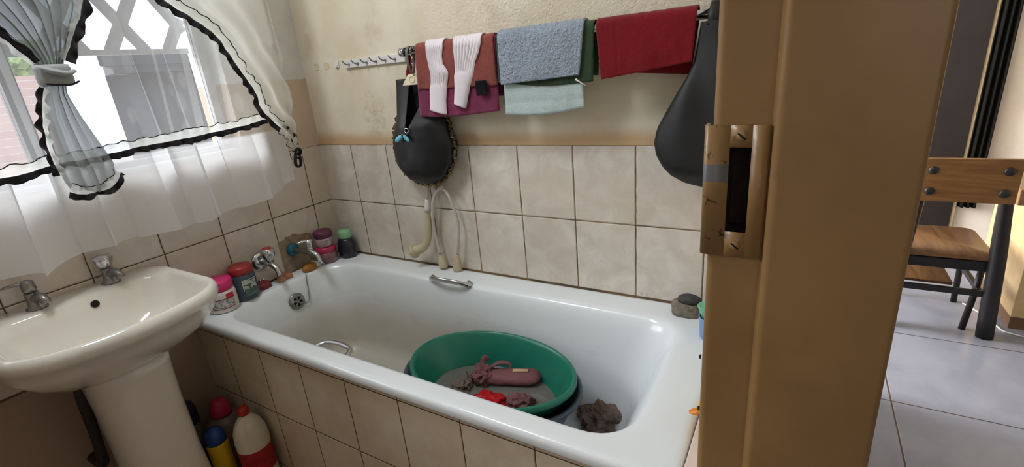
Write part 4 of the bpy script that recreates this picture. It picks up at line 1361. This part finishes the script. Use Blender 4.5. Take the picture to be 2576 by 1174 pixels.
tag(w_, 'murky grey water standing in the green tub', 'water')
# laundry in the water
M_mauve = fabric('wet_mauve_cloth', (124, 82, 86), 0.2, 200, 0.3, 0, rough=0.45)
ms = thing('wet_garment', 'mauve wet garment with smooth rounded sole end floating in the green tub', 'laundry', (1.07, -0.30, 0.345))
V, F = [], []
nn, mm_ = 30, 28
A, B = Vector((0.985, -0.338, 0.352)), Vector((1.165, -0.262, 0.352))
ax = (B-A).normalized()
sd = Vector((-ax.y, ax.x, 0))
for i in range(nn+1):
    u = i/nn
    wdt = 0.036*(1-max(0, (u-0.72)/0.28)**2.6)**0.5*(0.85+0.3*u) if u < 1 else 0.0005
    hgt = 0.020*(1-max(0, (u-0.70)/0.30)**2.4)**0.5 if u < 1 else 0.0005
    for k in range(mm_):
        a = 2*PI*k/mm_
        wr = 1+0.28*(1-u)**2*nz(u*9, math.cos(a)*2, math.sin(a)*2)
        p = A.lerp(B, u)+sd*(math.cos(a)*wdt*wr)+Vector((0, 0, math.sin(a)*hgt*wr))
        V.append(tuple(p))
for i in range(nn):
    for k in range(mm_):
        k2 = (k+1) % mm_
        F.append((i*mm_+k, i*mm_+k2, (i+1)*mm_+k2, (i+1)*mm_+k))
F.append(tuple(range(mm_-1, -1, -1)))
add(ms, 'sole', (V, F), M_mauve)
wad('gathered_end', (0.990, -0.332, 0.338), (0.036, 0.044, 0.034), 21.0, M_mauve, None, None, 0.75, 2.4, rot=0.4, part_of=ms)
add(ms, 'tie_end', tube([(0.975, -0.310, 0.358), (0.968, -0.298, 0.380), (0.974, -0.288, 0.392), (0.984, -0.288, 0.380)], [0.010, 0.009, 0.008, 0.004], 12, 4, flat=0.6), M_mauve)
add(ms, 'collar_fold', tube([(1.000, -0.318, 0.372), (1.025, -0.290, 0.384), (1.055, -0.276, 0.380), (1.068, -0.285, 0.364)], [0.006, 0.009, 0.009, 0.005], 12, 4, flat=0.55), M_mauve)
pv = A.lerp(B, 0.66)
lp = add(ms, 'pale_patch', ([tuple(pv+ax*(0.025*u)+sd*(0.0075*v+0.002)+Vector((0, 0, 0.0215))) for u, v in ((-1, -1), (1, -0.8), (1, 0.8), (-1, 1))], [(0, 1, 2, 3)]), simple('cream_patch', (196, 168, 132), 0.5), solid=0.0015, offset=1.0, smooth=False)
wad('wet_cloth', (1.068, -0.424, 0.331), (0.058, 0.040, 0.024), 31.0, fabric('wet_red_cloth', (176, 20, 28), 0.25, 200, 0.2, 0, rough=0.3), 'bright red cloth half under water at the front of the green tub', 'laundry', 0.5, 2.2, rot=0.3)
wad('wet_cloth', (1.155, -0.388, 0.329), (0.045, 0.030, 0.026), 36.0, M_mauve, 'small crumpled mauve cloth beside the red one in the green tub', 'laundry', 0.6, 2.6, rot=0.35)
wad('wet_cloth', (0.945, -0.388, 0.328), (0.034, 0.044, 0.024), 41.0, fabric('wet_grey_cloth', (112, 100, 92), 0.25, 200, 0.3, 0, rough=0.4), 'grey crumpled cloth at the left side of the water in the green tub', 'laundry', 0.8, 2.6, rot=0.5)
wad('damp_cloth', (1.345, -0.190, 0.1745), (0.080, 0.070, 0.052), 52.0, fabric('damp_brown_cloth', (122, 104, 95), 0.3, 160, 0.5, 0), 'crumpled damp brown cloth lying on the bath floor at the right end', 'cloth', 0.62, 2.2, rot=0.5, nu=110, nv=70)

# ------------------------------------------------------------------ bottles on the floor between pedestal and bath panel
c = (0.292, -0.742)
j = thing('bleach_bottle', 'white plastic bottle with red cap and red label on the floor', 'bottle', (c[0], c[1], 0.0), 'cleaning bottles on the floor')
body = []
for z_, r_ in ((0, 0.046), (0.004, 0.051), (0.05, 0.052), (0.14, 0.052), (0.175, 0.053), (0.21, 0.050), (0.240, 0.040), (0.262, 0.024), (0.272, 0.015), (0.278, 0.0145)):
    body.append((r_, z_))
V, F = lathe([(0.0, 0)]+body+[(0.0, 0.279)], (c[0], c[1], 0.001), 44)
V = [(v[0], v[1], v[2]) for v in V]
# moulded grip: a pinch on the side that faces the room
V2_ = []
for v in V:
    dx, dy = v[0]-c[0], v[1]-c[1]
    a = math.atan2(dy, dx)
    f = math.exp(-((v[2]-0.225)/0.028)**2)*math.exp(-((a+0.9)/0.35)**2)*0.30
    V2_.append((c[0]+dx*(1-f), c[1]+dy*(1-f), v[2]))
add(j, 'bottle_body', (V2_, F), plastic('white_hdpe', (216, 208, 190), 0.4))
add(j, 'bottle_cap', lathe([(0.0, 0), (0.018, 0.0), (0.019, 0.003), (0.017, 0.022), (0.012, 0.027), (0.0, 0.028)], (c[0], c[1], 0.277), 24), plastic('red_cap', (168, 36, 30), 0.4))
add(j, 'paper_label', patch(c[0], c[1], 0.0522, -150, 75, 0.060, 0.152, 30), label_mat('red_label', (170, 36, 50), (150, 26, 40), 20, 0.5))
c = (0.186, -0.805)
j = thing('cleaner_bottle', 'slim yellow bottle with blue cap standing by the pedestal', 'bottle', (c[0], c[1], 0.0), 'cleaning bottles on the floor')
add(j, 'bottle_body', lathe([(0.0, 0), (0.028, 0), (0.032, 0.004), (0.033, 0.02), (0.033, 0.165), (0.032, 0.172), (0.0, 0.172)], (c[0], c[1], 0.001), 32), plastic('yellow_plastic', (226, 186, 42), 0.4))
add(j, 'bottle_cap', lathe([(0.0, 0), (0.0315, 0.0), (0.0315, 0.012), (0.029, 0.034), (0.023, 0.047), (0.012, 0.053), (0.0, 0.054)], (c[0], c[1], 0.173), 32), plastic('blue_cap', (34, 74, 140), 0.4))
c = (0.116, -0.736)
j = thing('detergent_bottle', 'large cloudy bottle with pink cap behind the white bottle', 'bottle', (c[0], c[1], 0.0), 'cleaning bottles on the floor')
add(j, 'bottle_body', lathe([(0.0, 0), (0.054, 0), (0.060, 0.005), (0.062, 0.03), (0.062, 0.155), (0.056, 0.185), (0.040, 0.205), (0.022, 0.214), (0.0, 0.215)], (c[0], c[1], 0.001), 40, ell=(1.0, 1.0)), plastic('cloudy_plastic', (122, 102, 94), 0.3))
add(j, 'bottle_cap', lathe([(0.0, 0), (0.034, 0.0), (0.035, 0.004), (0.031, 0.030), (0.025, 0.048), (0.021, 0.055), (0.0, 0.057)], (c[0], c[1], 0.214), 32), plastic('pink_cap', (176, 40, 76), 0.4))
c = (0.038, -0.812)
j = thing('refill_bottle', 'bottle with dark navy cap standing furthest back by the wall', 'bottle', (c[0], c[1], 0.0), 'cleaning bottles on the floor')
add(j, 'bottle_body', lathe([(0.0, 0), (0.030, 0), (0.034, 0.005), (0.035, 0.18), (0.030, 0.20), (0.0, 0.202)], (c[0], c[1], 0.001), 32), plastic('grey_plastic', (110, 102, 94), 0.4))
add(j, 'bottle_cap', lathe([(0.0, 0), (0.034, 0.0), (0.035, 0.005), (0.034, 0.055), (0.026, 0.078), (0.012, 0.084), (0.0, 0.085)], (c[0], c[1], 0.202), 32), plastic('navy_cap', (24, 32, 56), 0.4))

# ------------------------------------------------------------------ curtains
def sheet(yl, yr, zt, zb, x0, amp, folds, seed, ns=140, nt=60, drift=0.0, over=0.0):
    """hanging cloth: yl, yr edges as functions of z-fraction t (1 top), zb bottom as function of y"""
    V, F = [], []
    for k in range(nt+1):
        t_ = k/nt
        for i in range(ns+1):
            s = i/ns
            yb = lerp(yl(0), yr(0), s)
            y = lerp(yl(t_), yr(t_), s)
            z = lerp(zb(yb), zt, t_)
            ph = s*folds*2*PI+1.3*nz(s*folds*0.45+seed, t_*0.7)*2
            a = amp*(0.35+0.65*abs(nz(s*folds*0.5+seed*2, 0.3))*2)
            x = x0+a*math.sin(ph)*(0.55+0.45*(1-t_))+drift*(1-t_)
            y += a*0.5*math.cos(ph*0.5+seed)*(1-t_)
            y += over*math.sin(2*ph)*max(0.0, 0.35+1.3*nz(s*folds*0.4+seed*3, t_*0.4))*min(1, (1-s)*folds*1.2)
            V.append((x, y, z))
    n = ns+1
    for k in range(nt):
        for i in range(ns):
            F.append((k*n+i, k*n+i+1, (k+1)*n+i+1, (k+1)*n+i))
    return V, F

HEM = [(-2.1, 0.884), (-1.062, 0.884), (-1.012, 0.868), (-0.974, 0.887), (-0.941, 0.886), (-0.80, 0.896), (-0.743, 0.883), (-0.693, 0.884), (-0.565, 0.876), (-0.54, 0.896), (-0.401, 0.886), (-0.33, 0.90), (-0.213, 0.936), (-0.1, 0.94)]
net = thing('net_curtain', 'long plain white net curtain hanging over the window and tiles', 'curtain', (0.06, -1.0, 2.16), 'sheer curtains at the window')
add(net, 'net_cloth', sheet(lambda t: -1.95, lambda t: -0.208-0.012*t, 2.16, lambda y: interp(HEM, y), 0.080, 0.040, 10, 1.7, 420, 70, over=0.038), M_net)

def frill(path, w, name, parent, wide_side=1, x_amp=0.010, n=10, seed=0.0, m_white=None, wave=0.010, thin=True, wblack=0.40):
    """gathered ribbon along a path of points: white middle, broad black binding on one side and a thin one on the other"""
    P = catmull(path, n)
    L = [0]
    for a, b in zip(P, P[1:]):
        L.append(L[-1]+(b-a).length)
    def rows(u0, u1, nu, lift=0.0):
        V, F = [], []
        for i, p in enumerate(P):
            d = (P[min(i+1, len(P)-1)]-P[max(i-1, 0)]).normalized()
            side = Vector((0, -d.z, d.y)).normalized()*wide_side
            l = L[i]
            for k in range(nu+1):
                u = lerp(u0, u1, k/nu)
                e = abs(u)*2
                rip = math.sin(l*2*PI/0.070+5*nz(l*9+seed, seed))
                rip2 = nz(l*30+seed*3, 1.7)
                off = u*w+e*wave*0.25*rip*math.copysign(1, u)+e*wave*0.55*rip2*math.copysign(1, u)+e*wave*0.3*nz(l*75+seed, u)
                q = p+side*off
                V.append((q.x+lift+x_amp*e*(0.8*math.sin(l*2*PI/0.040+1.2+u*2+2.5*nz(l*14+seed, seed))+0.5*rip2), q.y, q.z))
        m = nu+1
        for i in range(len(P)-1):
            for k in range(nu):
                F.append((i*m+k, i*m+k+1, (i+1)*m+k+1, (i+1)*m+k))
        return V, F
    f = add(parent, name, rows(-0.5, 0.5, 6), m_white or M_frill)
    add(f, 'edging', rows(0.5-wblack, 0.52, 4, 0.0015), M_edging, solid=0.0012, offset=0.0)
    if thin:
        add(f, 'edging', rows(-0.52, -0.46, 2, 0.0015), M_edging, solid=0.0012, offset=0.0)
    return f

# upper tier with frilled hem
HEM2 = [(-2.1, 1.15), (-1.03, 1.150), (-0.97, 1.146), (-0.90, 1.150), (-0.791, 1.156), (-0.72, 1.162), (-0.621, 1.164), (-0.509, 1.170), (-0.398, 1.176), (-0.304, 1.188), (-0.2, 1.19)]
tier = thing('tier_curtain', 'sheer white tier curtain with a black-bound frill along its hem', 'curtain', (0.10, -1.0, 2.14), 'sheer curtains at the window')
add(tier, 'tier_cloth', sheet(lambda t: -1.95, lambda t: -0.290-0.02*t, 2.14, lambda y: interp(HEM2, y)+0.008, 0.126, 0.010, 9, 6.1, 340, 60, over=0.03), M_net2)
hem_pts = [(0.134, y, z) for y, z in ((-1.78, 1.146), (-1.55, 1.143), (-1.35, 1.146), (-1.18, 1.142), (-1.03, 1.140), (-0.97, 1.143), (-0.92, 1.152))]+[(0.134, y, interp(HEM2, y)) for y in (-0.86, -0.80, -0.745, -0.70, -0.64, -0.58, -0.51, -0.45, -0.398, -0.35, -0.304)]
frill(hem_pts, 0.040, 'frill', tier, -1, 0.008, 14, 2.0)

# swag at the right with frills down both edges
SW = [(1.02, -0.226), (1.06, -0.224), (1.10, -0.228), (1.149, -0.265), (1.19, -0.300), (1.228, -0.322), (1.283, -0.329), (1.351, -0.361), (1.416, -0.390), (1.471, -0.420), (1.522, -0.485), (1.563, -0.540), (1.65, -0.575), (2.12, -0.585)]
SR = [(1.02, -0.216), (1.10, -0.206), (1.20, -0.200), (1.345, -0.195), (1.483, -0.197), (1.588, -0.198), (2.12, -0.205)]
swag = thing('swag_curtain', 'gathered white side curtain edged with black-bound frills at the right of the window', 'curtain', (0.12, -0.3, 2.12), 'sheer curtains at the window')
V, F = [], []
ns, nt = 40, 80
for k in range(nt+1):
    z = lerp(1.03, 2.12, k/nt)
    a, b = interp(SW, z), interp(SR, z)
    for i in range(ns+1):
        s = i/ns
        wv = min(1, (b-a)/0.1)
        V.append((0.145+0.012*wv*math.sin(s*6*PI*min(1, (b-a)/0.2)+z*2)+0.006*nz(s*7, z*3), lerp(a, b, s), z))
for k in range(nt):
    for i in range(ns):
        F.append((k*(ns+1)+i, k*(ns+1)+i+1, (k+1)*(ns+1)+i+1, (k+1)*(ns+1)+i))
add(swag, 'swag_cloth', (V, F), sheer('swag_voile', (240, 240, 232), 0.26, trans=0.55))
frill([(0.152, y, z) for z, y in reversed(SW[3:13])], 0.044, 'frill', swag, -1, 0.008, 10, 7.0)
frill([(0.130, -0.275, 1.165), (0.132, -0.250, 1.140), (0.134, -0.232, 1.115), (0.134, -0.226, 1.085), (0.134, -0.222, 1.055), (0.134, -0.222, 1.022)], 0.032, 'frill', swag, 1, 0.013, 12, 9.0, wave=0.014)
frill([(0.126, interp(SR, z)+0.004, z) for z in (2.0, 1.85, 1.72, 1.62, 1.56, 1.50, 1.45, 1.40)], 0.024, 'frill', swag, -1, 0.006, 10, 11.0, wave=0.008, thin=False, wblack=0.55)
add(swag, 'loose_thread', join(*[tube([(0.128, -0.198+d, 1.40), (0.128, -0.200+d*2, 1.30), (0.128, -0.203+d, 1.20), (0.13, -0.206+d*3, 1.10)], 0.0011, 5, 5) for d in (0.0, 0.004)]), M_edging)
add(swag, 'knot_loop', join(
    tube([(0.142, -0.224, 1.045), (0.150, -0.236, 1.030), (0.146, -0.238, 1.005), (0.140, -0.224, 0.992), (0.138, -0.210, 1.002), (0.142, -0.212, 1.030), (0.142, -0.222, 1.046)], 0.007, 10, 6, flat=0.5),
    tube([(0.146, -0.232, 1.050), (0.150, -0.218, 1.062), (0.146, -0.206, 1.050), (0.142, -0.216, 1.036)], 0.009, 10, 5, flat=0.6)), M_edging)

# tied back curtain with tail
tied = thing('tied_curtain', 'white curtain gathered into a knot, its black-edged tail flaring below', 'curtain', (0.14, -0.85, 1.37), 'sheer curtains at the window')
kc = Vector((0.140, -0.853, 1.366))
def gathered(left, right, zlist, x0, depth, folds, seed, ns=120):
    """closed-looking bundle of folds between two edges: left/right as (z, y) pairs"""
    V, F = [], []
    for z in zlist:
        a, b = interp(left, z), interp(right, z)
        w = b-a
        for i in range(ns+1):
            s = i/ns
            ph = s*folds*2*PI+1.6*nz(s*folds*0.6+seed)
            d = depth*min(1.0, 0.35+w*2.0)
            dep = -0.5*(2*s-1)**2*0.03
            V.append((x0+d*math.sin(ph)*(0.5+0.5*abs(nz(s*9+seed, z*2))*2)+dep+0.012*math.sin(s*PI), a+w*s+0.25*d*math.cos(ph), z))
    n = ns+1
    for k in range(len(zlist)-1):
        for i in range(ns):
            F.append((k*n+i, k*n+i+1, (k+1)*n+i+1, (k+1)*n+i))
    return V, F
UL = [(1.385, -0.880), (1.403, -0.884), (1.436, -0.906), (1.485, -0.945), (1.54, -1.00), (1.62, -1.09), (1.80, -1.28), (2.10, -1.60)]
UR = [(1.385, -0.826), (1.403, -0.818), (1.421, -0.806), (1.479, -0.772), (1.528, -0.742), (1.60, -0.720), (1.80, -0.68), (2.10, -0.65)]
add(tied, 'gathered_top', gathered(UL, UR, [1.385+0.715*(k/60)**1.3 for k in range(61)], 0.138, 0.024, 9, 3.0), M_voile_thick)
TL = [(1.060, -0.905), (1.10, -0.915), (1.18, -0.920), (1.26, -0.910), (1.31, -0.895), (1.355, -0.880)]
TR = [(1.060, -0.815), (1.085, -0.797), (1.12, -0.793), (1.17, -0.806), (1.25, -0.826), (1.32, -0.840), (1.355, -0.832)]
Vt, Ft = gathered(TL, TR, [1.066+0.289*k/46 for k in range(47)], 0.150, 0.018, 4.5, 8.0)
Vt2 = []
for v in Vt:      # the tail's hem slants up to the right
    f = max(0, (1.355-v[2])/0.289)
    s = (v[1]+0.92)/0.125
    Vt2.append((v[0], v[1], v[2]+f*0.035*max(0, s-0.55)+f*0.006*math.sin(v[1]*90)))
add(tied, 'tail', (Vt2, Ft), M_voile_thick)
add(tied, 'tie_band', join(
    lathe([(0.034, -0.026), (0.037, -0.020), (0.038, -0.008), (0.0365, 0.004), (0.038, 0.014), (0.035, 0.024)], tuple(kc), 30, ell=(0.8, 1.0)),
    tube([(0.168, -0.885, 1.382), (0.176, -0.862, 1.372), (0.178, -0.840, 1.366), (0.166, -0.818, 1.372)], [0.008, 0.012, 0.012, 0.007], 12, 4, flat=0.6)), simple('grey_white_band', (160, 164, 166), 0.85, var=0.08))
add(tied, 'band_edging', tube([(0.170, -0.884, 1.344), (0.178, -0.862, 1.340), (0.178, -0.838, 1.339), (0.166, -0.816, 1.346)], 0.0042, 8, 5, flat=0.6), M_edging)
frill([(0.142, y, z) for z, y in reversed([(1.395, -0.880), (1.415, -0.893), (1.45, -0.918), (1.485, -0.945), (1.54, -0.995), (1.62, -1.085)])], 0.030, 'frill', tied, 1, 0.008, 10, 13.0, thin=False, wblack=0.6)
frill([(0.142, y, z) for z, y in [(1.398, -0.818), (1.421, -0.804), (1.45, -0.788), (1.479, -0.770), (1.528, -0.742), (1.60, -0.718), (1.70, -0.69)]], 0.030, 'frill', tied, -1, 0.008, 10, 15.0, thin=False, wblack=0.6)
frill([(0.152, -0.886, 1.335), (0.152, -0.900, 1.30), (0.152, -0.912, 1.26), (0.152, -0.921, 1.21), (0.152, -0.924, 1.17), (0.152, -0.920, 1.12)], 0.022, 'frill', tied, -1, 0.010, 12, 17.0, wave=0.014, thin=False, wblack=0.45)
frill([(0.156, -0.916, 1.078), (0.160, -0.895, 1.066), (0.164, -0.860, 1.064), (0.166, -0.835, 1.068), (0.166, -0.815, 1.080), (0.164, -0.798, 1.102)], 0.034, 'frill', tied, -1, 0.014, 14, 19.0, wave=0.014)
rodm = simple('curtain_wire', (150, 150, 150), 0.4, 0.8)
rod = thing('curtain_rod', 'thin metal curtain rod above the window', 'curtain rod', (0.09, -1.0, 2.16))
add(rod, 'rod', tube([(0.09, -2.05, 2.165), (0.09, -0.12, 2.165)], 0.008, 10), rodm)
for yy in (-2.03, -0.14):
    add(rod, 'bracket', tube([(0.09, yy, 2.165), (0.0005, yy, 2.165)], 0.006, 8), rodm)

# ------------------------------------------------------------------ room seen past the door frame
struct('wall_dining_back', box(-0.9, 5.2, 2.40, 2.55, 0, CEIL), M_cream_wall, smooth=False)
struct('wall_dining_right', box(5.1, 5.25, -4.2, 2.40, 0, CEIL), M_cream_wall, smooth=False)
struct('wall_passage_rear', box(1.75, 5.1, -4.25, -4.1, 0, CEIL), M_cream_wall, smooth=False)
struct('wall_passage_left', join(box(1.742, 1.882, -4.1, -2.301, 0, CEIL), box(-0.9, 1.888, 0.201, 0.62, 0, CEIL)), M_cream_wall, smooth=False)
struct('wall_dining_left', box(-0.9, -0.75, 0.62, 2.40, 0, CEIL), M_cream_wall, smooth=False)
struct('wall_passage_blocker', box(2.95, 5.1, 0.12, 0.24, 0, CEIL), M_cream_wall, smooth=False)  # unseen partition, added to block light between dining room and passage
M_dwood = simple('dark_brown_wood', (28, 22, 20), 0.55, var=0.2, scale=8)
d2 = struct('door_2', box(2.20, 2.636, 2.365, 2.398, 0.002, 2.05), M_dwood, smooth=False)
struct('trim_3', box(2.638, 2.652, 2.372, 2.399, 0.002, 2.05), simple('cream_trim', (206, 188, 150), 0.6), smooth=False)
V, F = [], []
for k in range(25):
    for i in range(41):
        V.append((2.655+0.085*i/40, 2.36+0.014*math.sin(i/40*2*PI*3), 0.25+1.85*k/24))
for k in range(24):
    for i in range(40):
        F.append((k*41+i, k*41+i+1, (k+1)*41+i+1, (k+1)*41+i))
dc = mesh('dark_curtain', V, F, fabric('dark_olive_curtain', (20, 19, 14), 0.2, 120, 0.3, 0), solid=0.002)
tag(dc, 'dark olive curtain hanging beside the brown door in the far room', 'curtain')

def wood(name, a, b, axis='x', scale=7):
    t = NT(name)
    P = t.obj()
    mp = t.n('ShaderNodeMapping')
    mp.inputs['Scale'].default_value = (0.6, 6, 6) if axis == 'x' else (6, 0.6, 6)
    t.l(P, mp.inputs[0])
    f = t.ramp(t.noise(scale, 5, 0.6, mp.outputs[0], 0.8), 0.3, 0.7)
    t.bsdf(t.mix(f, srgb(*a), srgb(*b)), 0.4, 0, 0.5)
    return t.m
M_oak = wood('light_wood', (108, 76, 40), (132, 96, 56))
M_oak2 = wood('varnished_seat_wood', (84, 58, 34), (116, 84, 52), 'y')
M_bsteel = simple('black_steel', (18, 17, 18), 0.45)
chair = thing('wooden_chair', 'low wooden chair with black steel legs seen past the door frame', 'chair', (2.39, 1.35, 0.0))
add(chair, 'backrest', box(2.236, 2.540, 1.120, 1.142, 0.612, 0.790), M_oak, smooth=False, bevel=0.004)
for x0, s in ((2.545, 1), (2.235, -1)):
    add(chair, 'leg', tube([(x0+0.024*s, 1.178, 0.0), (x0, 1.172, 0.37), (x0-0.020*s, 1.160, 0.62), (x0-0.016*s, 1.158, 0.77)], [0.030, 0.028, 0.0225, 0.0225], 18, 4), M_bsteel)
for x0 in (2.524, 2.250):
    add(chair, 'leg', tube([(x0+0.004, 1.516, 0.0), (x0-0.006, 1.500, 0.25), (x0-0.012, 1.49, 0.355)], 0.0125, 14), M_bsteel)
for x_ in (2.277, 2.502):
    for z_ in (0.655, 0.742):
        add(chair, 'bolt', lathe([(0.0, 0), (0.017, 0.0), (0.016, 0.004), (0.007, 0.007), (0.0, 0.007)], (x_, 1.1195, z_), 20, (0, -1, 0)), M_bsteel)
rg = rrect(2.225, 2.548, 1.165, 1.555, [0.05, 0.05, 0.03, 0.03], 0.355)
rings = [[(p[0]+(0.004 if p[0] < 2.39 else -0.004), p[1], 0.355) for p in rg], [(p[0], p[1], 0.359) for p in rg], [(p[0], p[1], 0.370) for p in rg], [(p[0]+(0.004 if p[0] < 2.39 else -0.004), p[1], 0.374) for p in rg]]
add(chair, 'seat', loft(rings), M_oak2)
add(chair, 'stretcher', box(2.24, 2.535, 1.180, 1.205, 0.300, 0.345), M_bsteel, smooth=False, bevel=0.003)
add(chair, 'stretcher', box(2.24, 2.535, 1.172, 1.192, 0.188, 0.214), M_bsteel, smooth=False, bevel=0.003)
for x_ in (2.245, 2.515):
    add(chair, 'stretcher', box(x_, x_+0.018, 1.20, 1.50, 0.19, 0.212), M_bsteel, smooth=False, bevel=0.003)
add(chair, 'shelf', box(2.262, 2.436, 1.21, 1.40, 0.2125, 0.226), M_oak2, smooth=False, bevel=0.002)
add(chair, 'brace', tube([(2.503, 1.225, 0.0), (2.520, 1.235, 0.18), (2.526, 1.24, 0.29)], [0.0125, 0.0125, 0.012], 14), simple('dark_purple_steel', (30, 24, 28), 0.5))
cab = thing('side_cabinet', 'cream cabinet with brown wooden top at the right edge', 'cabinet', (2.95, 1.55, 0.0))
add(cab, 'carcass', box(2.668, 3.45, 1.292, 1.80, 0.06, 0.572), simple('cream_cabinet_paint', (206, 178, 132), 0.5), smooth=False, bevel=0.002)
add(cab, 'plinth', box(2.672, 3.45, 1.300, 1.79, 0.0, 0.06), simple('brown_plinth', (110, 82, 60), 0.6), smooth=False)
add(cab, 'cabinet_top', box(2.585, 3.47, 1.255, 1.82, 0.574, 0.640), wood('brown_table_top', (126, 92, 60), (150, 112, 76)), smooth=False, bevel=0.004)
cb = mesh('white_cable', *tube([(2.56, 1.50, 0.004), (2.60, 1.42, 0.004), (2.635, 1.30, 0.004), (2.66, 1.245, 0.004), (2.80, 1.20, 0.004)], 0.0035, 8, 6), plastic('white_flex', (230, 230, 226)))
tag(cb, 'white cable lying on the floor tiles beside the cream cabinet', 'cable')
